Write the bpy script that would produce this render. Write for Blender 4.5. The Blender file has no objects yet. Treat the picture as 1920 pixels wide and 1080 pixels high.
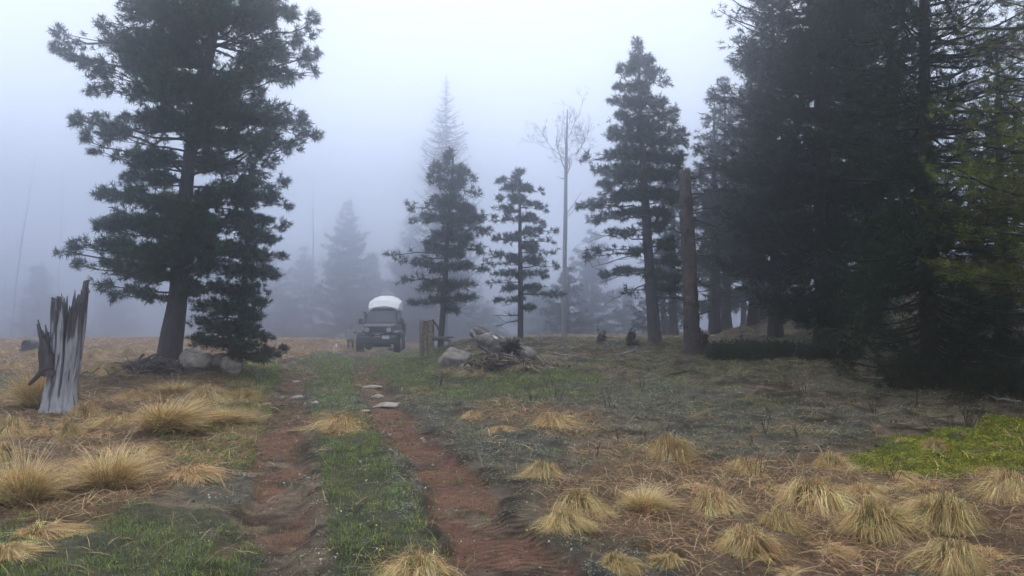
import bpy, bmesh, math
import numpy as np
from mathutils import Vector, Matrix

# ------------------------------------------------------------------ camera, sky, sun, exposure
SC = bpy.context.scene
COL = SC.collection
CAM_H, F, HZ = 1.55, 1400.0, 590.0
PITCH = math.atan((HZ - 540.0) / F)
cam_d = bpy.data.cameras.new("camera")
cam = bpy.data.objects.new("camera", cam_d)
COL.objects.link(cam)
cam_d.sensor_width = 36.0
cam_d.lens = 36.0 * F / 1920.0
cam_d.clip_start = 0.05
cam_d.clip_end = 2000.0
cam.location = (0, 0, CAM_H)
cam.rotation_euler = (math.radians(90) + PITCH, 0, 0)
SC.camera = cam

SUN_EL, SUN_ROT = math.radians(64), math.radians(-4)
W = bpy.data.worlds.new("World")
SC.world = W
W.use_nodes = True
nt = W.node_tree
nt.nodes.clear()
wo = nt.nodes.new("ShaderNodeOutputWorld")
bg = nt.nodes.new("ShaderNodeBackground")
bg.inputs["Strength"].default_value = 0.12
sky = nt.nodes.new("ShaderNodeTexSky")
sky.sky_type = 'NISHITA'
sky.sun_disc = False
sky.sun_elevation = SUN_EL
sky.sun_rotation = SUN_ROT
sky.dust_density = 5.0
sky.air_density = 1.0
# overcast cloud layer: brightest overhead, three times dimmer at the horizon (CIE overcast sky)
geo = nt.nodes.new("ShaderNodeTexCoord")
sep = nt.nodes.new("ShaderNodeSeparateXYZ")
ramp = nt.nodes.new("ShaderNodeValToRGB")
e = ramp.color_ramp.elements
e[0].position = 0.0; e[0].color = (0.55, 0.62, 0.76, 1)
e[1].position = 1.0; e[1].color = (0.62, 0.67, 0.71, 1)
m_ = ramp.color_ramp.elements.new(0.09); m_.color = (1.40, 1.54, 1.74, 1)
m2_ = ramp.color_ramp.elements.new(0.40); m2_.color = (0.84, 0.90, 0.96, 1)
mul = nt.nodes.new("ShaderNodeVectorMath"); mul.operation = 'SCALE'
mul.inputs["Scale"].default_value = 12.5
mix = nt.nodes.new("ShaderNodeMix"); mix.data_type = 'RGBA'
mix.inputs["Factor"].default_value = 0.94
L = nt.links.new
L(geo.outputs["Generated"], sep.inputs[0])
L(sep.outputs["Z"], ramp.inputs[0])
L(ramp.outputs["Color"], mul.inputs[0])
# the cloud is brighter where the hidden sun stands behind it
GLOW_EL = math.radians(38)
sdv = (math.sin(SUN_ROT) * math.cos(GLOW_EL), math.cos(SUN_ROT) * math.cos(GLOW_EL), math.sin(GLOW_EL))
dotn = nt.nodes.new("ShaderNodeVectorMath"); dotn.operation = 'DOT_PRODUCT'
dotn.inputs[1].default_value = sdv
glow = nt.nodes.new("ShaderNodeMapRange"); glow.interpolation_type = 'SMOOTHSTEP'
glow.inputs["From Min"].default_value = 0.1; glow.inputs["From Max"].default_value = 1.0
glow.inputs["To Min"].default_value = 9.5; glow.inputs["To Max"].default_value = 9.6
L(geo.outputs["Generated"], dotn.inputs[0]); L(dotn.outputs["Value"], glow.inputs["Value"]); L(glow.outputs[0], mul.inputs["Scale"])
L(sky.outputs["Color"], mix.inputs["A"])
L(mul.outputs["Vector"], mix.inputs["B"])
L(mix.outputs["Result"], bg.inputs["Color"])
L(bg.outputs[0], wo.inputs[0])

sun_d = bpy.data.lights.new("sun", 'SUN')
sun_d.energy = 1.35
sun_d.angle = math.radians(40)
sun_d.color = (1.0, 0.92, 0.80)
sun = bpy.data.objects.new("sun", sun_d)
COL.objects.link(sun)
sdir = Vector((math.sin(SUN_ROT) * math.cos(SUN_EL), math.cos(SUN_ROT) * math.cos(SUN_EL), math.sin(SUN_EL)))
sun.rotation_euler = sdir.to_track_quat('Z', 'Y').to_euler()

SC.view_settings.view_transform = 'Standard'
SC.view_settings.look = 'None'
SC.view_settings.exposure = 0.8
SC.view_settings.gamma = 1.0
SC.view_settings.use_curve_mapping = False
SC.render.engine = 'CYCLES'
cy = SC.cycles
cy.max_bounces = 6
cy.diffuse_bounces = 2
cy.glossy_bounces = 1
cy.transmission_bounces = 2
cy.transparent_max_bounces = 8
cy.volume_bounces = 3
cy.use_denoising = True
cy.denoiser = 'OPENIMAGEDENOISE'
cy.caustics_reflective = False
cy.caustics_refractive = False
HAZE_DENSITY = 0.0195

# ------------------------------------------------------------------ numeric helpers
def _hash(xi, yi, seed):
    n = (xi.astype(np.int64) * 374761393 + yi.astype(np.int64) * 668265263 + seed * 1274126177) & 0xffffffff
    n = ((n ^ (n >> 13)) * 1103515245) & 0xffffffff
    n = ((n ^ (n >> 16)) * 2654435761) & 0xffffffff
    return ((n ^ (n >> 15)) & 0xffffff) / float(0xffffff)

def vnoise(x, y, seed=0):
    x = np.asarray(x, float); y = np.asarray(y, float)
    xi = np.floor(x); yi = np.floor(y)
    fx = x - xi; fy = y - yi
    u = fx * fx * (3 - 2 * fx); v = fy * fy * (3 - 2 * fy)
    a = _hash(xi, yi, seed); b = _hash(xi + 1, yi, seed)
    c = _hash(xi, yi + 1, seed); d = _hash(xi + 1, yi + 1, seed)
    return (a * (1 - u) + b * u) * (1 - v) + (c * (1 - u) + d * u) * v

def fbm(x, y, oct=4, seed=0):
    s = 0.0; a = 0.5; t = 0.0
    for i in range(oct):
        s = s + a * vnoise(x * 2 ** i + 17.3 * i, y * 2 ** i - 9.1 * i, seed + i)
        t += a; a *= 0.5
    return s / t

def sst(a, b, x):
    t = np.clip((np.asarray(x, float) - a) / (b - a), 0, 1)
    return t * t * (3 - 2 * t)

def unit(v):
    return v / np.maximum(np.linalg.norm(v, axis=-1, keepdims=True), 1e-9)

def P(px, py, D):
    """world point seen at photo pixel (px, py) at distance D in front of the camera"""
    u = (px - 960.0) / F; v = (540.0 - py) / F
    dy = math.cos(PITCH) - v * math.sin(PITCH); dz = math.sin(PITCH) + v * math.cos(PITCH)
    t = D / dy
    return np.array((u * t, D, CAM_H + dz * t))

# ------------------------------------------------------------------ terrain
YS = [-40, 0, 4.4, 5.9, 7.7, 10.3, 12.8, 17.4, 24.0, 32.0, 60.0, 200]
XR = [11, 1.15, 0.08, -0.27, -0.75, -1.5, -2.15, -3.35, -4.75, -5.0, -5.3, -6]
YL = [-40, 0, 4.4, 7.0, 10.3, 13.6, 18.0, 24.0, 32.0, 60.0, 200]
XL = [9.4, -0.45, -1.49, -2.2, -3.16, -4.05, -5.2, -6.5, -6.7, -7.0, -7.6]
def track_r(y): return np.interp(y, YS, XR)
def track_l(y): return np.interp(y, YL, XL)

def hbase(x, y):
    x = np.asarray(x, float); y = np.asarray(y, float)
    r = track_r(y)
    h = 0.66 * sst(9, 24, y) * sst(r + 0.7, r + 3.6, x)
    h = h * (1 - 0.55 * sst(27, 42, y))
    h = h + 0.5 * np.exp(-((x + 8.2) ** 2 / 6.5 + (y - 18.3) ** 2 / 5.0))          # root mound of the pine
    h = h + 2.3 * np.exp(-((x - 17.5) ** 2 / 30.0 + (y - 34) ** 2 / 40.0))          # rocky rise under the dark trees
    h = h + 0.5 * sst(8, 18, x) * sst(8, 16, y)
    h = h - 0.16 * sst(24, 32, y) * np.exp(-((x + 5.8) / 4.0) ** 2)
    h = h - 0.5 * sst(32.5, 42, y) * np.exp(-((x + 6.5) / 5.0) ** 2)
    h = h - .036 * np.maximum(y - 44, 0) * (1 - np.exp(-np.maximum(y - 44, 0) / 8.0)) - .030 * np.maximum(y - 86, 0)
    h = h + 0.22 * np.exp(-((x + .3) ** 2 / 2.2 + (y - 18.2) ** 2 / 2.0))
    h = h + 0.22 * (fbm(x * 0.16, y * 0.16, 3, 5) - 0.5) * sst(2, 14, y)
    return h

def rutmask(x, y):
    wob = (fbm(np.asarray(x) * 1.7, np.asarray(y) * 1.7, 3, 31) - 0.5) * 0.42
    dr = (np.abs(x - track_r(y)) + wob) / (1 + .35 * sst(12, 22, y)); dl = (np.abs(x - track_l(y)) + wob) / (1 + .35 * sst(12, 22, y))
    fade = 1 - 0.9 * sst(21, 30, y)
    return sst(0.36, 0.20, dr) * fade, sst(0.33, 0.14, dl) * fade

def hmicro(x, y):
    mr, ml = rutmask(x, y)
    m = np.maximum(mr, ml)
    rough = (fbm(x * 2.3, y * 2.3, 4, 11) - 0.5) * 0.17 + (fbm(x * 9, y * 9, 3, 12) - 0.5) * 0.06
    sm = (fbm(x * 7, y * 7, 4, 13) - 0.5) * 0.04
    dr = np.abs(x - track_r(y)); dl = np.abs(x - track_l(y))
    rough = rough * (1 - .6 * np.exp(-(np.minimum(dr, dl) / .8) ** 2))
    h = rough * (1 - m) + (sm - 0.075) * m
    berm = np.exp(-((dr - 0.46) / 0.13) ** 2) + np.exp(-((dl - 0.46) / 0.13) ** 2)
    return h + 0.018 * berm * (1 - m) * (1 - sst(15, 25, y))

def H(x, y):
    return hbase(x, y) + hmicro(np.asarray(x, float), np.asarray(y, float))

def Hs(x, y):
    return float(H(np.array([x]), np.array([y]))[0])

def ground_hit(px, py):
    """where the view ray of a photo pixel meets the terrain"""
    d = np.linspace(3.6, 60, 1400)
    u = (px - 960.0) / F; v = (540.0 - py) / F
    dy = math.cos(PITCH) - v * math.sin(PITCH); dz = math.sin(PITCH) + v * math.cos(PITCH)
    t = d / dy
    z = CAM_H + dz * t
    g = hbase(u * t, d)
    k = np.nonzero(z <= g)[0]
    k = k[0] if len(k) else 1399
    return float(u * t[k]), float(d[k])

def to_px(x, y, z):
    u = x / np.maximum(y, .5); v = (z - CAM_H) / np.maximum(y, .5)
    return 960 + u * F, HZ - v * F

def blobs(px, py, lst):
    m = np.zeros_like(px)
    for (cx, cy, rx, ry, w) in lst:
        d = ((px - cx) / rx) ** 2 + ((py - cy) / ry) ** 2
        m = np.maximum(m, w * (1 - sst(0.55, 1.15, d)))
    return m

GREEN = [(400, 835, 100, 60, 1), (230, 1020, 300, 85, .8), (130, 1060, 200, 60, .8), (460, 760, 60, 90, .6), (800, 690, 150, 38, .9), (930, 715, 230, 40, .75), (1150, 720, 200, 30, .35),
         (610, 700, 70, 40, .9), (480, 700, 60, 40, .7)]
SAGE = [(640, 745, 70, 40, 1), (960, 830, 120, 45, 1), (770, 900, 50, 90, .8), (800, 780, 70, 45, .7), (860, 760, 80, 60, .5), (1180, 760, 260, 60, .5), (1400, 790, 260, 70, .5),
        (420, 915, 80, 35, .8), (1050, 1020, 50, 30, .9), (1500, 760, 250, 60, .4), (1250, 1060, 200, 40, .5)]
STRAW = [(1560, 970, 480, 130, 1), (1250, 945, 260, 90, .9), (1900, 960, 200, 160, 1), (210, 810, 330, 110, 1), (100, 880, 240, 110, .8), (390, 750, 120, 50, 1), (640, 797, 75, 26, 1),
         (1300, 830, 300, 60, .35), (1040, 790, 120, 35, .6), (930, 790, 70, 50, .5), (790, 1060, 100, 40, .6)]
MOSS = [(1800, 845, 190, 46, 1), (1930, 830, 150, 60, 1), (1690, 860, 110, 28, 1)]

def masks(x, y):
    z = hbase(x, y)
    px, py = to_px(x, y, z)
    n = fbm(x * 1.3, y * 1.3, 4, 40)
    n2 = fbm(x * 0.8 + 50, y * 0.8, 4, 47)
    r = track_r(y)
    mr, ml = rutmask(x, y); ml = ml * sst(.38, .56, fbm(x * 1.6 + 4, y * 1.6, 3, 52) + .26 * sst(6, 9.5, y)); rut = np.maximum(mr, ml)
    l = track_l(y)
    strip = sst(l + .30, l + .58, x) * sst(r - .30, r - .55, x) * (1 - sst(22, 30, y)) * sst(-3, 0, y)
    g = np.maximum(blobs(px, py, GREEN), strip * .95)
    wob = (n - .5) * 1.3
    g = np.maximum(sst(.30, .62, g * (0.62 + n * .76)), .30 * sst(.50, .62, n2) * sst(7, 10, y) * sst(r, r + 1, x)) * (1 - rut)
    s = sst(.30, .60, blobs(px, py, SAGE) + wob * .5) * (1 - rut)
    far_left = sst(17, 21, y) * sst(l - 0.9, l - 1.8, x)
    t = sst(.30, .60, np.maximum(blobs(px, py, STRAW), far_left * .9) + (n2 - .5) * .9) * (1 - rut)
    mo = sst(.22, .72, blobs(px + (n - .5) * 90, py + (n2 - .5) * 40, MOSS)) * (1 - rut)
    return rut, g, s, t, mo, n, n2

# ------------------------------------------------------------------ mesh helpers
def tag(o, label=None, cat=None, group=None, kind=None):
    if label: o["label"] = label
    if cat: o["category"] = cat
    if group: o["group"] = group
    if kind: o["kind"] = kind
    return o

def link_mesh(name, me, mat, parent=None, smooth=False):
    o = bpy.data.objects.new(name, me)
    COL.objects.link(o)
    if mat is not None:
        if isinstance(mat, (list, tuple)):
            for m in mat: me.materials.append(m)
        else:
            me.materials.append(mat)
    if parent: o.parent = parent
    if smooth:
        me.polygons.foreach_set("use_smooth", np.ones(len(me.polygons), bool))
    return o

def quad_mesh(name, V, Q, C=None):
    me = bpy.data.meshes.new(name)
    V = np.ascontiguousarray(V, np.float32).reshape(-1, 3); Q = np.ascontiguousarray(Q, np.int32)
    k = Q.shape[1]
    me.vertices.add(len(V)); me.vertices.foreach_set("co", V.ravel())
    me.loops.add(Q.size); me.loops.foreach_set("vertex_index", Q.ravel())
    me.polygons.add(len(Q)); me.polygons.foreach_set("loop_start", np.arange(0, Q.size, k, dtype=np.int32))
    me.update(calc_edges=True)
    if C is not None:
        a = me.color_attributes.new("Col", 'FLOAT_COLOR', 'POINT')
        C4 = np.ones((len(V), 4), np.float32); C4[:, :3] = np.asarray(C, np.float32).reshape(-1, 3)
        a.data.foreach_set("color", C4.ravel())
    me.validate()
    return me

def empty(name, loc=(0, 0, 0), rz=0.0):
    o = bpy.data.objects.new(name, None)
    COL.objects.link(o)
    o.location = [float(c) for c in loc]; o.rotation_euler = (0, 0, rz)
    o.empty_display_size = 0.2
    return o

def ribbons(Pn, Wd, side, C):
    """Pn (N,K,3) centre lines, Wd (N,K) widths, side (N,3) width direction, C (N,K,3) colours -> verts, quads, colours"""
    N, K, _ = Pn.shape
    s = side[:, None, :] * (Wd[..., None] * 0.5)
    V = np.stack((Pn - s, Pn + s), 2).reshape(N, K * 2, 3)
    Cc = np.repeat(C, 2, axis=1).reshape(N, K * 2, 3)
    b = (np.arange(N) * K * 2)[:, None, None]
    k = (np.arange(K - 1) * 2)[None, :, None]
    q = np.array([0, 1, 3, 2])[None, None, :]
    Q = (b + k + q).reshape(-1, 4)
    return V.reshape(-1, 3), Q, Cc.reshape(-1, 3)

class Tubes:
    def __init__(s): s.V = []; s.Q = []; s.C = []; s.n = 0
    def add(s, pts, rad, sides=6, col=(.1, .09, .08), jit=0.0, rng=None, cap=False):
        pts = np.asarray(pts, float); K = len(pts)
        rad = np.broadcast_to(np.asarray(rad, float), (K,))
        tan = np.gradient(pts, axis=0); tan = unit(tan)
        ref = np.array((0.0, 0, 1)) if abs(tan[:, 2]).mean() < .75 else np.array((1.0, 0, 0))
        a = unit(np.cross(tan, ref)); b = np.cross(tan, a)
        th = np.arange(sides) * 2 * math.pi / sides
        ring = a[:, None, :] * np.cos(th)[None, :, None] + b[:, None, :] * np.sin(th)[None, :, None]
        rr = rad[:, None] * np.ones(sides)[None]
        if jit and rng is not None: rr = rr * (1 + jit * rng.standard_normal(rr.shape))
        V = pts[:, None, :] + ring * rr[..., None]
        i = np.arange(K - 1)[:, None] * sides; j = np.arange(sides)[None]; j2 = (j + 1) % sides
        Q = np.stack((i + j, i + j2, i + sides + j2, i + sides + j), -1).reshape(-1, 4) + s.n
        s.V.append(V.reshape(-1, 3)); s.Q.append(Q)
        s.C.append(np.broadcast_to(np.asarray(col, float), (K * sides, 3)))
        s.n += K * sides
        if cap:
            for e in (0, K - 1):
                c = pts[e]
                s.V.append(np.vstack([c[None]])); s.C.append(np.asarray(col, float)[None])
                base = s.n - K * sides if e == 0 else s.n - 1 - sides if False else None
                s.n += 1
            off = s.n - 2 - K * sides
            jj = np.arange(sides); j3 = (jj + 1) % sides
            c0 = s.n - 2; c1 = s.n - 1
            s.Q.append(np.stack((off + jj, off + j3, np.full(sides, c0), np.full(sides, c0)), -1))
            e0 = off + (K - 1) * sides
            s.Q.append(np.stack((e0 + jj, e0 + j3, np.full(sides, c1), np.full(sides, c1)), -1))
    def build(s, name, mat, parent=None, smooth=True):
        V = np.vstack(s.V); Q = np.vstack(s.Q); C = np.vstack(s.C)
        tri = Q[:, 2] == Q[:, 3]
        if tri.any():
            me = bpy.data.meshes.new(name)
            fs = [tuple(f[:3]) if t else tuple(f) for f, t in zip(Q.tolist(), tri)]
            me.from_pydata(V.tolist(), [], fs); me.update()
            a = me.color_attributes.new("Col", 'FLOAT_COLOR', 'POINT')
            C4 = np.ones((len(V), 4), np.float32); C4[:, :3] = C
            a.data.foreach_set("color", C4.ravel())
        else:
            me = quad_mesh(name, V, Q, C)
        return link_mesh(name, me, mat, parent, smooth)

# ------------------------------------------------------------------ materials
def new_mat(name):
    m = bpy.data.materials.new(name); m.use_nodes = True
    t = m.node_tree
    return m, t, t.nodes["Principled BSDF"]

def plain(name, col, rough=0.6, metal=0.0, spec=0.5, noise=0.0, scale=8.0):
    m, t, b = new_mat(name)
    b.inputs["Roughness"].default_value = rough; b.inputs["Metallic"].default_value = metal
    b.inputs["Specular IOR Level"].default_value = spec
    if noise:
        tc = t.nodes.new("ShaderNodeTexCoord"); n = t.nodes.new("ShaderNodeTexNoise"); n.inputs["Scale"].default_value = scale
        n.inputs["Detail"].default_value = 5
        r = t.nodes.new("ShaderNodeValToRGB")
        r.color_ramp.elements[0].position = .3; r.color_ramp.elements[1].position = .7
        r.color_ramp.elements[0].color = (*[c * (1 - noise) for c in col], 1); r.color_ramp.elements[1].color = (*[min(1, c * (1 + noise)) for c in col], 1)
        t.links.new(tc.outputs["Object"], n.inputs["Vector"]); t.links.new(n.outputs["Fac"], r.inputs[0]); t.links.new(r.outputs[0], b.inputs["Base Color"])
    else:
        b.inputs["Base Color"].default_value = (*col, 1)
    return m

def veg(name, rough=0.55, spec=0.3, transl=0.25):
    m, t, b = new_mat(name)
    at = t.nodes.new("ShaderNodeAttribute"); at.attribute_name = "Col"
    t.links.new(at.outputs["Color"], b.inputs["Base Color"])
    b.inputs["Roughness"].default_value = rough; b.inputs["Specular IOR Level"].default_value = spec
    if transl:
        tr = t.nodes.new("ShaderNodeBsdfTranslucent"); mx = t.nodes.new("ShaderNodeMixShader")
        mx.inputs[0].default_value = transl
        t.links.new(at.outputs["Color"], tr.inputs["Color"])
        t.links.new(b.outputs[0], mx.inputs[1]); t.links.new(tr.outputs[0], mx.inputs[2])
        t.links.new(mx.outputs[0], t.nodes["Material Output"].inputs["Surface"])
    return m

def bark(name, scale=(5, 5, 1.1), amp=.5, rough=.85, bump=.6):
    """attribute colour broken up by noise stretched along the grain"""
    m, t, b = new_mat(name)
    at = t.nodes.new("ShaderNodeAttribute"); at.attribute_name = "Col"
    tc = t.nodes.new("ShaderNodeTexCoord"); mp = t.nodes.new("ShaderNodeMapping"); mp.inputs["Scale"].default_value = scale
    n = t.nodes.new("ShaderNodeTexNoise"); n.inputs["Scale"].default_value = 3.0; n.inputs["Detail"].default_value = 7; n.inputs["Roughness"].default_value = .65
    r = t.nodes.new("ShaderNodeMapRange"); r.inputs["From Min"].default_value = .32; r.inputs["From Max"].default_value = .68
    r.inputs["To Min"].default_value = 1 - amp; r.inputs["To Max"].default_value = 1 + amp
    mu = t.nodes.new("ShaderNodeVectorMath"); mu.operation = 'SCALE'
    t.links.new(tc.outputs["Object"], mp.inputs[0]); t.links.new(mp.outputs[0], n.inputs["Vector"]); t.links.new(n.outputs["Fac"], r.inputs["Value"])
    t.links.new(at.outputs["Color"], mu.inputs[0]); t.links.new(r.outputs[0], mu.inputs["Scale"]); t.links.new(mu.outputs[0], b.inputs["Base Color"])
    bp = t.nodes.new("ShaderNodeBump"); bp.inputs["Strength"].default_value = bump; bp.inputs["Distance"].default_value = .03
    t.links.new(n.outputs["Fac"], bp.inputs["Height"]); t.links.new(bp.outputs[0], b.inputs["Normal"])
    b.inputs["Roughness"].default_value = rough; b.inputs["Specular IOR Level"].default_value = .25
    return m

M_NEEDLE = veg("needles", .6, .1, .12)
M_GRASS = veg("grass_blades", .5, .3, .3)
M_STRAW = veg("straw_blades", .55, .3, .15)
M_LEAF = veg("small_leaves", .55, .25, .2)
M_BARK = bark("pine_bark")
M_TWIG = veg("twig_bark", .85, .2, 0)
M_DEAD = bark("weathered_wood", (9, 9, .8), .35, .8, .5)
M_LOG = bark("rotten_log_bark", (3, 3, 3), .6, .9, .8)

def ground_mat():
    m, t, b = new_mat("forest_soil")
    N = t.nodes.new; Lk = t.links.new
    at = N("ShaderNodeAttribute"); at.attribute_name = "Col"
    tr = N("ShaderNodeAttribute"); tr.attribute_name = "Track"
    tc = N("ShaderNodeTexCoord")
    n1 = N("ShaderNodeTexNoise"); n1.inputs["Scale"].default_value = 9; n1.inputs["Detail"].default_value = 9; n1.inputs["Roughness"].default_value = .7
    n2 = N("ShaderNodeTexNoise"); n2.inputs["Scale"].default_value = 60; n2.inputs["Detail"].default_value = 6; n2.inputs["Roughness"].default_value = .7
    vo = N("ShaderNodeTexVoronoi"); vo.inputs["Scale"].default_value = 38
    for x in (n1, n2, vo): Lk(tc.outputs["Object"], x.inputs["Vector"])
    ad = N("ShaderNodeMath"); ad.operation = 'ADD'; Lk(n1.outputs["Fac"], ad.inputs[0]); Lk(n2.outputs["Fac"], ad.inputs[1])
    r = N("ShaderNodeMapRange"); r.inputs["From Min"].default_value = .72; r.inputs["From Max"].default_value = 1.28; r.inputs["To Min"].default_value = .42; r.inputs["To Max"].default_value = 1.6
    Lk(ad.outputs[0], r.inputs["Value"])
    mu = N("ShaderNodeVectorMath"); mu.operation = 'SCALE'; Lk(at.outputs["Color"], mu.inputs[0]); Lk(r.outputs[0], mu.inputs["Scale"])
    # tyre tread: slanted lugs pressed along the rut
    sx = N("ShaderNodeSeparateXYZ"); Lk(tr.outputs["Vector"], sx.inputs[0])
    m1 = N("ShaderNodeMath"); m1.operation = 'ABSOLUTE'; Lk(sx.outputs["Y"], m1.inputs[0])
    m2 = N("ShaderNodeMath"); m2.operation = 'MULTIPLY_ADD'; Lk(m1.outputs[0], m2.inputs[0]); m2.inputs[1].default_value = .55; Lk(sx.outputs["X"], m2.inputs[2])
    m3 = N("ShaderNodeMath"); m3.operation = 'MULTIPLY'; Lk(m2.outputs[0], m3.inputs[0]); m3.inputs[1].default_value = 2 * math.pi / .075
    m4 = N("ShaderNodeMath"); m4.operation = 'SINE'; Lk(m3.outputs[0], m4.inputs[0])
    m5 = N("ShaderNodeMath"); m5.operation = 'MULTIPLY'; Lk(m4.outputs[0], m5.inputs[0]); Lk(sx.outputs["Z"], m5.inputs[1])
    ad2 = N("ShaderNodeMath"); ad2.operation = 'MULTIPLY_ADD'; Lk(m5.outputs[0], ad2.inputs[0]); ad2.inputs[1].default_value = .55; Lk(ad.outputs[0], ad2.inputs[2])
    bp = N("ShaderNodeBump"); bp.inputs["Strength"].default_value = .9; bp.inputs["Distance"].default_value = .05
    Lk(ad2.outputs[0], bp.inputs["Height"]); Lk(bp.outputs[0], b.inputs["Normal"])
    Lk(mu.outputs[0], b.inputs["Base Color"])
    b.inputs["Roughness"].default_value = .85; b.inputs["Specular IOR Level"].default_value = .25
    return m

# ------------------------------------------------------------------ ground sheet
def build_ground():
    y = np.concatenate((np.array([-40, -25, -14, -8, -4, -1, 1, 2.2, 3.0]), np.arange(3.5, 8, .022), np.arange(8, 13, .04), np.arange(13, 22, .08), np.arange(22, 36, .2), np.arange(36, 70, 1.2), np.array([72, 80, 95, 120, 150, 178])))
    uc = np.linspace(-1, 1, 620)
    u = np.concatenate((np.array([-60, -20, -8, -4, -2.2, -1.6, -1.25, -1.1]), uc, np.array([1.1, 1.25, 1.6, 2.2, 4, 8, 20, 60])))
    wy = 0.76 * np.maximum(y, 3) + 0.6
    X = np.clip(u[None, :] * wy[:, None], -145, 145); 
    X = X + np.linspace(-1e-3, 1e-3, len(u))[None] * 50
    Y = np.repeat(y[:, None], len(u), 1)
    Z = H(X, Y)
    rut, g, s, t, mo, n, n2 = masks(X, Y)
    soil = np.stack([np.full_like(X, v) for v in (.145, .112, .078)], -1) * (0.15 + 1.3 * sst(.28, .72, fbm(X * 4, Y * 4, 4, 66))[..., None]) * (.6 + .8 * n[..., None])
    def mixc(c, m, k=1.0):
        nonlocal soil
        soil = soil * (1 - (m * k)[..., None]) + np.array(c)[None, None] * (m * k)[..., None]
    mixc((.060, .075, .038), g, .75)
    mixc((.085, .095, .085), s, .55)
    mixc((.15, .09, .05), t, .75)
    mixc((.07, .10, .018), mo, .9)
    red = np.array((.20, .098, .066)); rr = rut * (0.25 + .85 * sst(.36, .58, fbm(X * 2.1, Y * 2.1, 4, 67)))
    rr = np.clip(rr, 0, 1)
    soil = soil * (1 - rr[..., None]) + red * rr[..., None] * (0.65 + .7 * fbm(X * 5, Y * 5, 3, 77)[..., None])
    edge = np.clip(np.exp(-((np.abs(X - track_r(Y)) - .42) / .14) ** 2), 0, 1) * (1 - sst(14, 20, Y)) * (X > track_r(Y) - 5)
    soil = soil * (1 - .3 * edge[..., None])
    nr, nc = X.shape
    i = np.arange(nr - 1)[:, None] * nc; j = np.arange(nc - 1)[None]
    Q = np.stack((i + j, i + j + 1, i + nc + j + 1, i + nc + j), -1).reshape(-1, 4)
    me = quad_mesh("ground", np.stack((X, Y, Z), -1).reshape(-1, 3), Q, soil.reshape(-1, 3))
    a = me.attributes.new("Track", 'FLOAT_VECTOR', 'POINT')
    acr = X - (track_r(Y) + .12)
    tm = sst(.30, .20, np.abs(acr)) * (1 - sst(9, 14, Y)) * sst(.30, .5, fbm(X * 1.1, Y * 1.1, 2, 91) + .1)
    a.data.foreach_set("vector", np.stack((Y, acr, tm), -1).astype(np.float32).ravel())
    o = link_mesh("ground", me, ground_mat(), None, True)
    tag(o, kind="structure")
build_ground()

# ------------------------------------------------------------------ scattered ground cover (uncountable)
def scatter(n, y0, y1, rng, pw=1.0, margin=1.18):
    """points with density falling off as 1/distance**pw"""
    q = rng.random(n)
    e = 2 - pw
    if abs(e) < 1e-6: y = y0 * (y1 / y0) ** q
    else: y = (y0 ** e + q * (y1 ** e - y0 ** e)) ** (1 / e)
    x = (rng.random(n) * 2 - 1) * (y * 0.69 * margin + .4)
    return x, y

def blades(name, x, y, ln, wd, lean, cols, mat, rng, curl=.5, zoff=0.0):
    N = len(x); K = 3
    az = rng.random(N) * 2 * math.pi
    d = np.stack((np.cos(az), np.sin(az), 0 * az), -1)
    z = H(x, y) - .006 + zoff
    B = np.stack((x, y, z), -1)
    t = np.array((0, .55, 1.0))
    Pn = B[:, None, :] + d[:, None, :] * (ln * lean)[:, None, None] * (t[None, :, None] ** 1.5)
    up = (ln * np.sqrt(np.clip(1 - lean ** 2, .02, 1)))[:, None] * (t[None] - curl * (lean[:, None] ** 2) * t[None] ** 2)
    Pn[..., 2] += np.maximum(up, .004)
    sd = np.stack((-np.sin(az), np.cos(az), 0 * az), -1) + rng.standard_normal((N, 3)) * .4
    sd = unit(sd)
    Wd = wd[:, None] * np.array((1, .8, .15))[None]
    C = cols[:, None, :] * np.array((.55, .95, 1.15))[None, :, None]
    V, Q, Cc = ribbons(Pn, Wd, sd, C)
    me = quad_mesh(name, V, Q, Cc)
    o = link_mesh(name, me, mat)
    return tag(o, kind="stuff")

def vary(base, N, rng, a=.25, hue=.12):
    c = np.asarray(base)[None] * (1 + a * rng.standard_normal((N, 1))) * (1 + hue * rng.standard_normal((N, 3)))
    return np.clip(c, .004, .9)

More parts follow.
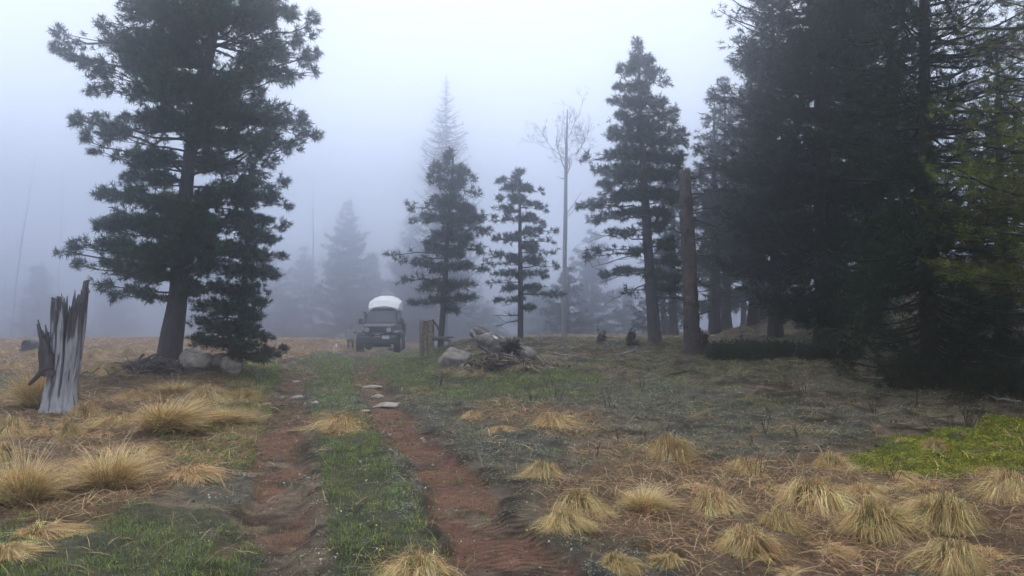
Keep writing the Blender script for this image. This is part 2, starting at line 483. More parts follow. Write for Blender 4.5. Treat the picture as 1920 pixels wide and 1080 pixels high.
def cover():
    rng = np.random.default_rng(3)
    # green grass
    x, y = scatter(620000, 3.9, 31, rng, 1.15)
    rut, g, s, t, mo, n, n2 = masks(x, y)
    keep = rng.random(len(x)) < (g * .95 + .03 * (1 - rut) + .16 * rut) * (.10 + 1.1 * sst(.38, .58, fbm(x * 3, y * 3, 3, 8)))
    x, y, n = x[keep], y[keep], n[keep]; N = len(x)
    k = np.clip(y / 7, .8, 3.2)
    ln = (.035 + .05 * rng.random(N) ** 2) * (1 + .22 * (k - .8)) * (0.7 + .6 * n)
    c = vary((.265, .355, .055), N, rng, .30, .10)
    dry = rng.random(N) < .16
    c[dry] = vary((.36, .28, .14), int(dry.sum()), rng)
    bl = rng.random(N) < .25
    c[bl] = vary((.14, .20, .13), int(bl.sum()), rng)
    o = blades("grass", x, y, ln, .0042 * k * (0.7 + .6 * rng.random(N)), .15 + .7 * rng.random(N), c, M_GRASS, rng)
    tag(o, "short green grass between and beside the wheel ruts", "grass")
    # dead thatch lying flat
    x, y = scatter(620000, 3.9, 84, rng, 1.1)
    rut, g, s, t, mo, n, n2 = masks(x, y)
    keep = rng.random(len(x)) < (t * .60 + .055 * (1 - rut) * (1 - g * .6)) * (1 - mo * .72) * (.3 + .9 * sst(.3, .6, fbm(x * 2.2, y * 2.2, 3, 9)))
    x, y = x[keep], y[keep]; N = len(x)
    k = np.clip(y / 7, .8, 7)
    ln = (.12 + .20 * rng.random(N)) * (1 + .15 * (k - .8))
    c = vary((.54, .36, .18), N, rng, .38, .08)
    rd = rng.random(N) < .45
    c[rd] = vary((.36, .19, .095), int(rd.sum()), rng, .3, .08)
    pl = rng.random(N) < .12
    c[pl] = vary((.70, .54, .31), int(pl.sum()), rng, .2, .05)
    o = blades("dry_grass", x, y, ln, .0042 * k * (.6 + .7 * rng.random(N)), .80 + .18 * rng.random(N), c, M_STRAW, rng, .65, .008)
    tag(o, "flattened straw coloured dead grass matted between the tussocks", "dry grass")
    # grey-green herbs and dark low leaves
    def herbs(name, n0, wfun, base, base2, lab, cat, y1=28, size=.016, hgt=.05):
        x, y = scatter(n0, 3.9, y1, rng, 1.2)
        mk = masks(x, y)
        keep = rng.random(len(x)) < wfun(x, y, *mk)
        x, y = x[keep], y[keep]; N = len(x); per = 7
        k = np.clip(y / 7, .8, 3.2)
        X = np.repeat(x, per) + rng.standard_normal(N * per) * .022 * np.repeat(k, per)
        Y = np.repeat(y, per) + rng.standard_normal(N * per) * .022 * np.repeat(k, per)
        K = np.repeat(k, per); M = N * per
        Z = H(X, Y) + rng.random(M) * hgt * (.3 + .3 * K)
        d = unit(rng.standard_normal((M, 3)) * np.array((1, 1, .5)) + np.array((0, 0, .35)))
        L_ = size * (.6 + .8 * rng.random(M)) * (.6 + .55 * K)
        p0 = np.stack((X, Y, Z), -1); p1 = p0 + d * L_[:, None] * .5; p2 = p0 + d * L_[:, None]; p2[:, 2] -= L_ * .15
        sd = unit(np.cross(d, rng.standard_normal((M, 3))))
        Wd = (L_ * .45)[:, None] * np.array((.3, 1, .2))[None]
        c = np.repeat(vary(base, N, rng, .3, .08), per, 0) * (.7 + .6 * rng.random((M, 1)))
        alt = np.repeat(rng.random(N) < .35, per)
        c[alt] = vary(base2, int(alt.sum()), rng, .3, .08)
        V, Q, Cc = ribbons(np.stack((p0, p1, p2), 1), Wd, sd, np.repeat(c[:, None], 3, 1))
        o = link_mesh(name, quad_mesh(name, V, Q, Cc), M_LEAF)
        tag(o, lab, cat, kind="stuff")
    herbs("sage_cover", 90000, lambda x, y, rut, g, s, t, mo, n, n2: (s * .50 + .02) * (1 - rut) * sst(.35, .6, fbm(x * 2.6, y * 2.6, 3, 21)) * 1.5,
          (.30, .31, .235), (.19, .22, .12), "silvery grey green low herbs mixed into the grass by the ruts", "herbs")
    herbs("dark_herb_cover", 120000, lambda x, y, rut, g, s, t, mo, n, n2: (.42 * (1 - t * .6) * (1 - g * .7)) * (1 - rut) * (1 - mo) * sst(.40, .62, fbm(x * 1.9 + 9, y * 1.9, 3, 22)),
          (.155, .15, .09), (.27, .235, .16), "dark low withered herbs over the bare soil right of the track", "herbs")
    herbs("moss", 230000, lambda x, y, rut, g, s, t, mo, n, n2: mo * (.25 + .75 * sst(.3, .55, fbm(x * 3.2, y * 3.2, 3, 23))),
          (.33, .33, .03), (.20, .23, .03), "bright yellow green mat of low moss plants at the right edge", "moss", 20, .016, .06)
    # needle, twig and crumb litter
    x, y = scatter(90000, 3.9, 30, rng, 1.25)
    rut, g, s, t, mo, n, n2 = masks(x, y)
    keep = rng.random(len(x)) < .5 * (1 - mo)
    x, y = x[keep], y[keep]; N = len(x); k = np.clip(y / 7, .8, 3)
    c = vary((.11, .085, .075), N, rng, .45, .08)
    pl = rng.random(N) < .16; c[pl] = vary((.38, .34, .32), int(pl.sum()), rng, .3, .04)
    o = blades("twig_litter", x, y, (.02 + .07 * rng.random(N)) * k, .004 * k * (.6 + rng.random(N)), np.full(N, .985), c, M_TWIG, rng, .9, .008)
    tag(o, "scattered twigs and crumbs of dead litter on the soil", "litter")
cover()

def gravel():
    rng = np.random.default_rng(61)
    bm = bmesh.new(); bmesh.ops.create_icosphere(bm, subdivisions=1, radius=1.0)
    bv = np.array([v.co[:] for v in bm.verts]); bf = np.array([[v.index for v in f.verts] for f in bm.faces]); bm.free()
    x, y = scatter(26000, 3.9, 26, rng, 1.3)
    rut = np.maximum(*rutmask(x, y))
    keep = rng.random(len(x)) < rut * .9 + .05
    x, y = x[keep], y[keep]; N = len(x)
    sz = (.004 + .013 * rng.random(N) ** 3) * np.clip(y / 7, .8, 2.5)
    V = bv[None] * (1 + .3 * rng.standard_normal((N, len(bv), 1))) * (sz[:, None] * rng.uniform(.6, 1.2, (N, 3)))[:, None, :] * np.array((1.2, 1, .7))
    V = V + np.stack((x, y, H(x, y) + sz * .1), -1)[:, None]
    Q = (bf[None] + (np.arange(N) * len(bv))[:, None, None]).reshape(-1, 3)
    c = vary((.13, .075, .055), N, rng, .35, .06); pl = rng.random(N) < .14; c[pl] = vary((.36, .32, .29), int(pl.sum()), rng, .3, .03)
    o = link_mesh("gravel", quad_mesh("gravel", V, Q, np.repeat(c[:, None], len(bv), 1)), M_TWIG)
    tag(o, "crumbs of red earth and small gravel lying in the ruts", "gravel", kind="stuff")
gravel()

# ------------------------------------------------------------------ grass tussocks
def tussock_mesh(name, seed, kind, n=900, green=.3, R=.35, Hh=.30, dull=0.0):
    rng = np.random.default_rng(seed)
    K = 6
    t = np.linspace(0, 1, K)[None]
    nw = max(24, n // 22); wi = rng.integers(0, nw, n)
    waz = rng.random(nw) * 2 * math.pi; wr0 = .11 * np.sqrt(rng.random(nw)); wr = .02 + 1.08 * rng.random(nw); wh = (.30 + .8 * rng.random(nw)) * (1.05 - .25 * wr); wc = .55 * rng.standard_normal(nw); wk = .35 * rng.standard_normal(nw)
    waz2 = waz + .75 * rng.standard_normal(nw); wph = rng.uniform(.72, 1.2, nw)
    az = waz[wi]; stray = rng.random(n) < .06
    az2 = waz2[wi] + np.where(stray, .9, .16) * rng.standard_normal(n)
    comb = rng.random() * 6.28
    base = np.stack((np.cos(az) * wr0[wi], np.sin(az) * wr0[wi], np.full(n, -.03)), -1); base[:, :2] += .018 * rng.standard_normal((n, 2))
    d = np.stack((np.cos(az2), np.sin(az2)), -1) + .35 * np.array((math.cos(comb), math.sin(comb)))[None]
    hb = Hh * wh[wi] * (.75 + .5 * rng.random(n)); rb = R * wr[wi] * (.7 + .6 * rng.random(n)) * np.where(stray, 1.45, 1.0)
    ph = np.clip(wph[wi] + .08 * rng.standard_normal(n), .6, 1.3)[:, None]
    curl = wc[wi] + .18 * rng.standard_normal(n); kink = wk[wi] + .15 * rng.standard_normal(n)
    if kind == 'mound':
        zt = 1 - (2 * t ** ph - 1) ** 2
        z = hb[:, None] * zt * (1 - .0 * t)
        r = rb[:, None] * t ** 1.15
    else:
        hb = Hh * (.5 + .8 * rng.random(n))
        z = hb[:, None] * (t * 1.25 - (.35 + .5 * rng.random(n))[:, None] * t ** 2.2)
        r = rb[:, None] * t ** 1.35
    perp = np.stack((-d[:, 1], d[:, 0]), -1)
    Pn = np.zeros((n, K, 3))
    Pn[..., :2] = base[:, None, :2] + d[:, None, :] * r[..., None] + perp[:, None, :] * (curl[:, None] * rb[:, None] * (t ** 2 + kink[:, None] * t * (1 - t) * 2))[..., None] * .6
    Pn[..., 2] = np.maximum(base[:, 2:3] + z, -.01 + .02 * rng.random((n, 1)))
    wd = (.0028 + .0022 * rng.random(n))[:, None] * np.array((1, 1, .9, .75, .5, .15))[None]
    sd = np.concatenate((perp, np.zeros((n, 1))), 1) + .35 * rng.standard_normal((n, 3)); sd = unit(sd)
    straw = vary((.86, .57, .265), nw, rng, .30, .07)[wi] * (.8 + .4 * rng.random((n, 1)))
    rd = rng.random(n) < .30; straw[rd] = vary((.42, .25, .13), int(rd.sum()), rng, .25, .06)
    gr = rng.random(n) < green * .6; straw[gr] = vary((.42, .36, .13), int(gr.sum()), rng, .2, .06)
    straw = straw * (1 - dull) + np.array((.17, .14, .11))[None] * dull
    root = np.array((.055, .05, .03)) if green > .15 else np.array((.075, .048, .03))
    f = np.clip(t * 2.2 - .1, 0, 1)[..., None] ** 1.3
    C = root[None, None] * (1 - f) + straw[:, None] * f  # dark roots and bright tips paint shadow and highlight into the blades
    parts = [ribbons(Pn, wd, sd, C)]
    if kind == 'spike':
        q = 44; a3 = comb + 1.0 * rng.standard_normal(q)
        Ls = .40 + .60 * rng.random(q) ** 1.5; el = .5 + .6 * rng.random(q)
        tt = np.linspace(0, 1, 8)[None]
        S = np.zeros((q, 8, 3))
        S[..., 0] = np.cos(a3)[:, None] * (Ls * np.cos(el))[:, None] * tt ** 1.2
        S[..., 1] = np.sin(a3)[:, None] * (Ls * np.cos(el))[:, None] * tt ** 1.2
        S[..., 2] = (Ls * np.sin(el))[:, None] * (tt - .28 * tt ** 2.5)
        side = unit(np.stack((-np.sin(a3), np.cos(a3), 0 * a3), -1) + .3 * rng.standard_normal((q, 3)))
        Cs = np.repeat(vary((.60, .50, .31), q, rng, .12, .04)[:, None], 8, 1)
        parts.append(ribbons(S, .005 * np.ones((q, 8)) * np.linspace(1, .4, 8)[None], side, Cs))
    V = []; Q = []; C = []; o = 0
    for v, qd, c in parts:
        V.append(v); Q.append(qd + o); C.append(c); o += len(v)
    me = quad_mesh(name, np.vstack(V), np.vstack(Q), np.vstack(C))
    me.materials.append(M_STRAW)
    return me

TM = {
    'm': [tussock_mesh("tussock_mound", 100 + i, 'mound', 3000, .22) for i in range(4)],
    'g': [tussock_mesh("tussock_green", 120 + i, 'mound', 3000, .6, .35, .30) for i in range(3)],
    's': [tussock_mesh("tussock_spiky", 140 + i, 'spike', 3000, .25, .40, .34) for i in range(3)],
    'r': [tussock_mesh("tussock_ragged", 180 + i, 'mound', 420, .12, .44, .13, .62) for i in range(4)],
    'h': [tussock_mesh("tussock_dull", 190 + i, 'mound', 900, .7, .40, .15, .45) for i in range(3)],
    'f': [tussock_mesh("tussock_flat", 160 + i, 'mound', 3000, .05, .42, .15) for i in range(3)],
}
_tc = {'h': 0, 'r': 0, 'm': 0, 'g': 0, 's': 0, 'f': 0}
def tussock(px, py, wpx, kind, label, group="grass tussocks", hs=1.0):
    """px, py: photo pixel of the tussock's middle foot, wpx its spread in the photo"""
    x, y = ground_hit(px, py)
    lst = TM[kind]; me = lst[_tc[kind] % len(lst)]; _tc[kind] += 1
    o = bpy.data.objects.new("grass_tussock", me); COL.objects.link(o)
    w = wpx * y / F
    s = w / (.85 if kind != 'f' else .88)
    o.location = (x, y, Hs(x, y) - .01)
    o.scale = (s, s, s * hs * (1.3 if kind == 's' else 1.0))
    o.rotation_euler = (0, 0, (px * 7.13 + py * 3.7) % 6.28)
    tag(o, label, "tussock", group)
    return o

T = [
 # right half, near
 (1255, 868, 104, 'm', "pale round straw tussock standing alone on the dark soil, right of centre", 1.25),
 (1020, 895, 98, 'g', "low greenish tussock just right of the right wheel rut", .9),
 (1035, 798, 92, 'f', "pale combed-over straw tussock farthest from camera of the big ones beyond the rut", 1.4),
 (900, 765, 46, 'r', "small brown tussock at the back of the little cluster beside the rut", 1.1),
 (888, 785, 52, 'm', "rounded brown tussock leftmost in the little cluster beside the rut", 1.0),
 (945, 812, 66, 'f', "reddish flattened tussock at the front of the little cluster beside the rut", 1.2),
 (1082, 958, 124, 'g', "yellow green mop-like tussock left of the upright spiky one", .95),
 (1205, 958, 112, 's', "upright spiky straw tussock in the middle of the right foreground", .8),
 (1055, 1000, 110, 'g', "low olive tussock at the edge of the right rut's bank", .7),
 (1340, 968, 120, 'm', "straw tussock with dark twigs poking up through it", 1.1),
 (1400, 895, 90, 'm', "straw tussock at the back left of the dense right-hand group", 1.0),
 (1530, 945, 170, 'm', "broad orange-brown tussock in the centre of the dense right-hand group", .95),
 (1400, 1035, 150, 'm', "wide drooping tussock at the left front of the dense right-hand group", .95),
 (1460, 995, 110, 'g', "greenish tussock tucked behind the wide drooping one", .9),
 (1640, 1010, 165, 'g', "round tussock with a green heart near the bottom right", 1.0),
 (1775, 990, 185, 'g', "largest green-hearted tussock near the right edge of the picture", .85),
 (1895, 935, 120, 'm', "orange-brown tussock cut by the right edge of the picture", 1.2),
 (1730, 925, 100, 'f', "flat straw tussock between the moss and the largest tussock", 1.0),
 (1560, 880, 92, 'm', "straw tussock at the left tip of the bright moss patch", 1.0),
 (1390, 845, 66, 'r', "small pale tussock beside dark stones beyond the dense group", 1.0),
 (1750, 846, 56, 'm', "small dry tussock growing in the middle of the moss patch", 1.1),
 (1692, 830, 48, 'f', "tiny pale tussock at the far rim of the moss patch", 1.2),
 (1795, 1078, 150, 'g', "dark green-hearted tussock at the bottom right corner", 1.0),
 (1155, 1062, 100, 'g', "dark olive tussock at the bottom edge right of the rut", .8),
 (1255, 1050, 95, 'g', "thin olive tussock at the bottom edge right of centre", .6),
 (1125, 868, 54, 'r', "small yellowish tussock between two larger ones on dark soil", 1.0),
 (1328, 785, 64, 'r', "faint ragged tussock far out on the dark soil", 1.2),
 (1860, 880, 84, 'f', "straw tussock lying at the near rim of the moss patch", 1.0),
 (1490, 1075, 90, 'f', "flattened tussock at the bottom edge below the dense group", .9),
 (1690, 890, 80, 'f', "flat tussock on the near side of the moss, left part", .9),
 (1300, 925, 84, 'f', "collapsed red-brown tussock behind the twiggy one", .9),
 (1440, 930, 110, 'f', "collapsed straw tussock left of the broad orange-brown one", .9),
 (1620, 930, 100, 'f', "collapsed straw tussock right of the broad orange-brown one", .9),
 (1560, 1030, 100, 'f', "flattened straw between the wide drooping and the green-hearted tussock", .8),
 (1850, 1040, 110, 'f', "flattened straw tussock below the largest green-hearted one", .9),
 # centre strip
 (635, 806, 112, 'f', "pale straw tussock across the strip between the two ruts", 1.3),
 (612, 708, 64, 'h', "far low green tussock on the strip between the ruts", .6),
 (618, 732, 76, 'h', "nearer low green tussock on the strip between the ruts", .6),
 (800, 742, 54, 'h', "yellow green tussock on the bank below the pale boulder", .9),
 (785, 1090, 165, 'g', "large straw and green tussock at the bottom of the middle strip", .65),
 (845, 700, 80, 'r', "brown tussock drooping in front of the pale boulder", .9),
 (870, 672, 90, 'r', "brown matted grass draped over the back of the log mound", 1.2),
 (990, 690, 90, 'r', "brown matted grass on the right flank of the log mound", 1.0),
 (900, 702, 110, 'r', "brown matted grass on the front of the log mound", 1.0),
 (905, 690, 70, 'r', "grey brown tussock hanging below the rotten log", 1.2),
 # left
 (45, 945, 165, 's', "big tussock with dark green base near the left edge", 1.05),
 (205, 915, 165, 's', "big tussock with a dark red-brown base left of the track", .9),
 (305, 815, 170, 's', "wind-combed tussock with long pale stalks in front of the stump's right", .72),
 (352, 900, 125, 'f', "drooping straw tussock nearest the left rut", 1.1),
 (70, 770, 110, 's', "tall pale upright straw at the left foot of the broken stump", 1.5),
 (18, 822, 110, 'm', "brown tussock at the left edge below the stump", .9),
 (95, 815, 100, 'f', "red-brown tussock in front of the broken stump", 1.1),
 (128, 828, 56, 'g', "small dark green upright tussock before the stump", 1.7),
 (160, 785, 80, 'm', "straw tussock at the right foot of the broken stump", 1.1),
 (225, 800, 120, 'f', "brown matted tussock between the stump and the stalked tussock", 1.2),
 (390, 755, 96, 'm', "orange straw tussock behind the stalked tussock", 1.0),
 (415, 795, 110, 's', "red-brown tussock at the right of the stalked tussock", .6),
 (455, 755, 76, 'm', "pale tussock near the left rut below the boulders", .9),
 (330, 742, 90, 's', "thin brown tussock below the brush pile", .7),
 (250, 745, 80, 'f', "low tussock halfway between the stump and the boulders", 1.2),
 (205, 705, 60, 'm', "yellowish tussock in the meadow right behind the stump", 1.2),
 (65, 1000, 140, 'f', "straw tussock at the left edge below the dark green one", .9),
 (12, 1040, 110, 'f', "flat straw tussock in the bottom left corner", .9),
 (270, 850, 90, 'f', "flattened brown tussock between the two big left tussocks and the stalks", 1.0),
 (5, 870, 90, 'm', "brown tussock cut by the left edge of the picture", 1.0),
]
for (px, py, w, k, lab, hs) in T:
    tussock(px, py, w, k, lab, "grass tussocks", hs)
rngT = np.random.default_rng(77)
for i in range(46):
    px = rngT.uniform(-60, 470); py = 643 + 60 * rngT.random() ** 1.4
    if 250 < px and py < 700: 
        if py > 668: continue
    tussock(px, py, (py - 600) * rngT.uniform(.35, .7), 'm' if rngT.random() < .6 else 'f', "small pale tussock in the foggy meadow behind the broken stump", "meadow tussocks", rngT.uniform(.8, 1.3))
for i in range(70):
    px = rngT.uniform(980, 1900); py = rngT.uniform(668, 830)
    tussock(px, py, (py - 590) * rngT.uniform(.12, .26), 'r', "small ragged tuft on the dark slope right of the track", "tufts on the dark slope", rngT.uniform(.7, 1.4))
for i in range(26):
    px = rngT.uniform(560, 1000); py = rngT.uniform(662, 745)
    tussock(px, py, (py - 590) * rngT.uniform(.2, .4), 'h', "small low tuft on the grassy bank around the far ruts", "tufts on the grassy bank", rngT.uniform(.5, .9))

# ------------------------------------------------------------------ conifers
def needles(Cn, Dn, tl, n, ln, w, base, rng, spread=1.0, tipcol=None):
    """needle tufts: Cn (N,3) tuft roots, Dn (N,3) directions -> ribbon arrays"""
    N = len(Cn)
    t = rng.random((N, n, 1))
    c = Cn[:, None] + Dn[:, None] * tl * t
    d = unit(Dn[:, None] * .75 + unit(rng.standard_normal((N, n, 3))) * spread)
    L_ = ln * (.6 + .7 * rng.random((N, n, 1)))
    p1 = c + d * L_
    sd = unit(np.cross(d, rng.standard_normal((N, n, 3))))
    tc = vary(base, N, rng, .28, .07)
    u_ = rng.random(N); tc = np.where((u_ < .05)[:, None], np.array((.10, .072, .045)) * (.6 + .8 * rng.random((N, 1))), tc); tc[u_ > .84] *= 1.7
    col = tc[:, None] * (.8 + .4 * rng.random((N, n, 1)))
    Pn = np.stack((c, p1), 2).reshape(-1, 2, 3)
    Cc = np.stack((col * .85, col * 1.15), 2).reshape(-1, 2, 3)
    Wd = np.full((N * n, 2), w) * np.array((1, .45))[None]
    return ribbons(Pn, Wd, sd.reshape(-1, 3), Cc)

def crown_obj(name, tuft_c, tuft_d, parent, rng, tl=.12, n=22, ln=.11, w=.012, base=(.035, .055, .032), spread=1.0):
    V, Q, C = needles(np.asarray(tuft_c), unit(np.asarray(tuft_d)), tl, n, ln, w, base, rng, spread)
    return link_mesh(name, quad_mesh(name, V, Q, C), M_NEEDLE, parent)

BARKC = (.055, .046, .046)
def trunk_path(tr, D, root, n=14):
    """tr: list of (px, py, width px) from the foot up; returns world points and radii relative to root"""
    pts = np.array([P(a, b, D) for a, b, w in tr]); rad = np.array([w * D / F / 2 for a, b, w in tr])
    s = np.linspace(0, 1, len(tr)); q = np.linspace(0, 1, n)
    pp = np.stack([np.interp(q, s, pts[:, i]) for i in range(3)], -1)
    return pp - root, np.interp(q, s, rad)

def mass_tree(name, label, cat, D, tr, masses, seed, depth=1.0, dens=1.0, tuft=dict(), rise=.25, fill=1.0, dead=(), bark_col=BARKC, group=None, upturn=.35, along=.6):
    """a conifer whose boughs end in the clumps listed as (px, py, rx, ry); every clump gets its own distance from the trunk"""
    rng = np.random.default_rng(seed)
    bx, by, _ = tr[0]
    foot = P(bx, by, D)
    gz = Hs(foot[0], D) - .08
    root = np.array((foot[0], D, gz))
    E = empty(name, root)
    tag(E, label, cat, group)
    tp, trd = trunk_path(tr, D, root)
    tp[0, 2] = 0.0
    tb = Tubes()
    flare = np.vstack((tp[0:1], tp[0:1] + (tp[1:2] - tp[0:1]) * .25, tp[1:]))
    fr = np.concatenate(([trd[0] * 1.35], [trd[0] * 1.02], trd[1:]))
    tb.add(flare, fr, 14, bark_col, .05, rng)
    tb.build("trunk", M_BARK, E)
    lb = Tubes()
    ks = D / F
    zc = tp[:, 2]
    halfw = {}
    for m in masses:
        k = int(m[1] // 60); halfw[k] = max(halfw.get(k, 0), abs(m[0] - np.interp(-m[1], [-q[1] for q in tr], [q[0] for q in tr])) + m[2])
    tc, td = [], []
    for (mx, my, rx, ry) in masses:
        hw = halfw[int(my // 60)] * ks
        axis = np.interp(-my, [-q[1] for q in tr], [q[0] for q in tr])
        dx = (mx - axis) * ks
        room = math.sqrt(max(hw * hw * .9 - dx * dx, .02)) * depth
        reps = 1 + (2 if abs(dx) < .35 * hw and rng.random() < fill else (1 if abs(dx) < .65 * hw and rng.random() < fill else 0))
        for r_ in range(reps):
            dy = rng.uniform(-.9, .9) * room if reps == 1 else (rng.uniform(.1, .95) * room * (1, -1, .5)[r_])
            c = P(mx, my, D + dy) - root
            k2 = (D + dy) / F
            RX, RZ, RY = rx * k2, ry * k2, (rx * .6 + ry * .4) * k2
            az = np.array((c[0] - np.interp(c[2], zc, tp[:, 0]), c[1] - np.interp(c[2], zc, tp[:, 1])))
            dist = float(np.linalg.norm(az)) + 1e-6
            za = np.clip(c[2] - rise * dist, zc[1] * .5, zc[-1])
            a0 = np.array((np.interp(za, zc, tp[:, 0]), np.interp(za, zc, tp[:, 1]), za))
            rt = np.interp(za, zc, trd)
            q = np.linspace(0, 1, 7)[:, None]
            path = a0 * (1 - q) + c * q
            path[:, 2] -= (rise * .5 * dist * np.sin(q[:, 0] * math.pi)) * .5
            path += rng.standard_normal(path.shape) * .03 * dist * np.array((1, 1, .6)) * np.sin(q * math.pi)
            lr = min(rt * .4, .008 + .010 * dist + .015 * math.sqrt(RX * RZ))
            lb.add(path, np.linspace(lr, lr * .3, 7), 5, np.array(bark_col) * .8)
            nt_ = max(6, int(dens * 330 * RX * RZ * (.115 / tuft.get('ln', .115)) ** 2))
            u = unit(rng.standard_normal((nt_, 3))) * (rng.random((nt_, 1)) ** .45)
            pos = c + u * np.array((RX, RY, RZ))
            # clumpy: pull to a few sub-clumps
            ns = max(2, nt_ // 9)
            sc_ = c + unit(rng.standard_normal((ns, 3))) * (rng.random((ns, 1)) ** .5) * np.array((RX, RY, RZ)) * .95
            pick = rng.integers(0, ns, nt_)
            pos = sc_[pick] + (pos - c) * .42
            out = np.array((az[0] / dist, az[1] / dist, upturn))
            dd = unit(out[None] + unit(u) * .8 + rng.standard_normal((nt_, 3)) * .25)
            tc.append(pos); td.append(dd)
            na = int(nt_ * along * min(1.0, dist / 1.2)) + 2
            ta = rng.uniform(.30 if dist > .8 else .1, 1.0, na) ** .8
            pa = np.stack([np.interp(ta, q[:, 0], path[:, c_]) for c_ in range(3)], -1) + rng.standard_normal((na, 3)) * np.array((.5 * RX, .5 * RX, .45 * RZ)) * (.35 + .65 * ta[:, None])
            tc.append(pa); td.append(unit(out[None] + rng.standard_normal((na, 3)) * .5))
            for s_ in range(ns):
                st = path[rng.integers(4, 7)]
                mid = (st + sc_[s_]) * .5 + np.array((0, 0, -.02))
                lb.add(np.array((st, mid, sc_[s_])), [lr * .32, lr * .22, lr * .12], 4, np.array(bark_col) * .7)
    for (x0, y0, x1, y1, wpx) in dead:
        a = P(x0, y0, D) - root; b = P(x1, y1, D + rng.uniform(-.6, .6)) - root
        q = np.linspace(0, 1, 8)[:, None]
        path = a * (1 - q) + b * q + rng.standard_normal((8, 3)) * .02 * np.linalg.norm(b - a) * np.sin(q * math.pi)
        r0 = wpx * ks / 2
        lb.add(path, np.linspace(r0, r0 * .3, 8), 5, np.array(bark_col))
        for j in range(5):
            i = rng.integers(2, 8); e2 = path[i] + rng.standard_normal(3) * .18 * np.linalg.norm(b - a)
            lb.add(np.array((path[i], (path[i] + e2) / 2 + rng.standard_normal(3) * .02, e2)), [r0 * .35, r0 * .25, r0 * .12], 4, np.array(bark_col))
    lb.build("boughs", M_TWIG, E)
    kw = dict(tl=.12, n=22, ln=.11, w=.012); kw.update(tuft)
    crown_obj("crown", np.vstack(tc), np.vstack(td), E, rng, **kw)
    return E

# ---- the big pine on the left
PINE = [(280, 20, 55, 30), (340, 30, 60, 40), (400, 20, 50, 35), (460, 30, 50, 40), (520, 18, 35, 26), (577, 50, 20, 22), (545, 78, 26, 18), (300, -40, 60, 35), (390, -50, 70, 45), (470, -40, 60, 35),
 (330, -110, 60, 40), (420, -120, 70, 45), (490, -90, 35, 30), (370, -190, 55, 40), (430, -200, 50, 40), (400, -270, 40, 40),
 (124, 70, 26, 22), (104, 100, 20, 13), (150, 108, 35, 20), (195, 132, 35, 20), (235, 80, 36, 34), (208, 42, 16, 18), (250, 122, 42, 28), (300, 90, 45, 40), (350, 100, 45, 40),
 (200, 166, 38, 16), (262, 170, 42, 26), (322, 160, 55, 40), (390, 175, 45, 36), (440, 150, 34, 26), (478, 120, 40, 24), (520, 145, 36, 18), (570, 110, 22, 15), (585, 135, 13, 12), (500, 92, 36, 22),
 (470, 185, 36, 18), (500, 225, 55, 28), (560, 230, 34, 24), (588, 254, 14, 14), (545, 275, 32, 16), (485, 268, 45, 26), (430, 215, 40, 26),
 (148, 225, 24, 15), (180, 233, 32, 22), (212, 250, 32, 18), (166, 265, 22, 16), (195, 286, 22, 9), (250, 225, 36, 18),
 (305, 225, 50, 26), (372, 245, 45, 36), (435, 262, 36, 24), (258, 300, 32, 22), (298, 300, 34, 22), (250, 330, 22, 14), (420, 312, 46, 24), (390, 300, 26, 20), (480, 310, 36, 20), (300, 335, 36, 14),
 (500, 342, 40, 16), (450, 358, 42, 24), (400, 370, 36, 20),
 (198, 365, 34, 13), (250, 368, 48, 18), (310, 382, 46, 20), (360, 398, 34, 20), (186, 425, 26, 12), (232, 420, 46, 20), (282, 420, 46, 24), (335, 430, 44, 26), (390, 422, 36, 24),
 (118, 470, 20, 9), (160, 464, 34, 13), (210, 460, 46, 18), (262, 470, 50, 24), (322, 470, 46, 26), (382, 462, 36, 24), (420, 470, 26, 18),
 (158, 500, 18, 9), (200, 500, 42, 15), (252, 508, 42, 18), (300, 510, 36, 16), (210, 548, 20, 15), (258, 545, 22, 12), (285, 552, 18, 9), (382, 500, 32, 20), (372, 540, 24, 15), (190, 530, 16, 12)]
mass_tree("pine_tree", "tall dark bushy pine on a rooty mound left of the track", "tree", 18.0,
          [(316, 678, 46), (328, 600, 37), (338, 520, 32), (346, 400, 26), (354, 300, 23), (368, 220, 20), (392, 120, 17), (405, 20, 18), (405, -120, 12), (402, -290, 4)],
          PINE, 1, depth=.85, dens=1.15, rise=.13, along=.35, fill=.7, tuft=dict(tl=.12, n=26, ln=.12, w=.015, base=(.028, .060, .025)),
          dead=[(355, 380, 440, 395, 7), (350, 470, 262, 545, 7), (352, 330, 280, 270, 6), (360, 270, 440, 262, 6), (405, 200, 470, 120, 7), (345, 560, 385, 500, 4)])

# ---- the young fir beside it
YFIR = [(468, 345, 14, 18), (490, 372, 40, 10), (530, 386, 18, 8), (462, 380, 24, 16), (448, 410, 26, 16), (485, 415, 34, 12), (528, 428, 20, 8), (470, 440, 36, 16), (505, 452, 24, 10), (440, 470, 26, 16), (480, 480, 36, 14), (518, 484, 16, 9),
        (430, 505, 30, 14), (470, 515, 40, 16), (505, 518, 16, 9), (410, 540, 30, 12), (455, 548, 40, 16), (480, 568, 20, 10), (385, 570, 36, 12), (430, 580, 44, 16), (470, 596, 24, 12),
        (370, 600, 24, 10), (410, 612, 40, 14), (455, 618, 36, 14), (490, 632, 16, 9), (365, 632, 26, 9), (410, 645, 38, 12), (455, 650, 36, 12), (500, 664, 30, 10), (530, 655, 16, 6), (478, 672, 26, 8), (440, 668, 20, 8)]
mass_tree("young_fir", "young fir with upswept bough tips pressed against the big pine's right side", "tree", 17.3,
          [(445, 690, 17), (450, 620, 14), (458, 540, 11), (463, 450, 8), (468, 320, 3)], YFIR, 2, depth=.9, dens=1.35, rise=-.02,
          tuft=dict(tl=.09, n=22, ln=.085, w=.011, base=(.024, .046, .026)), upturn=.5)

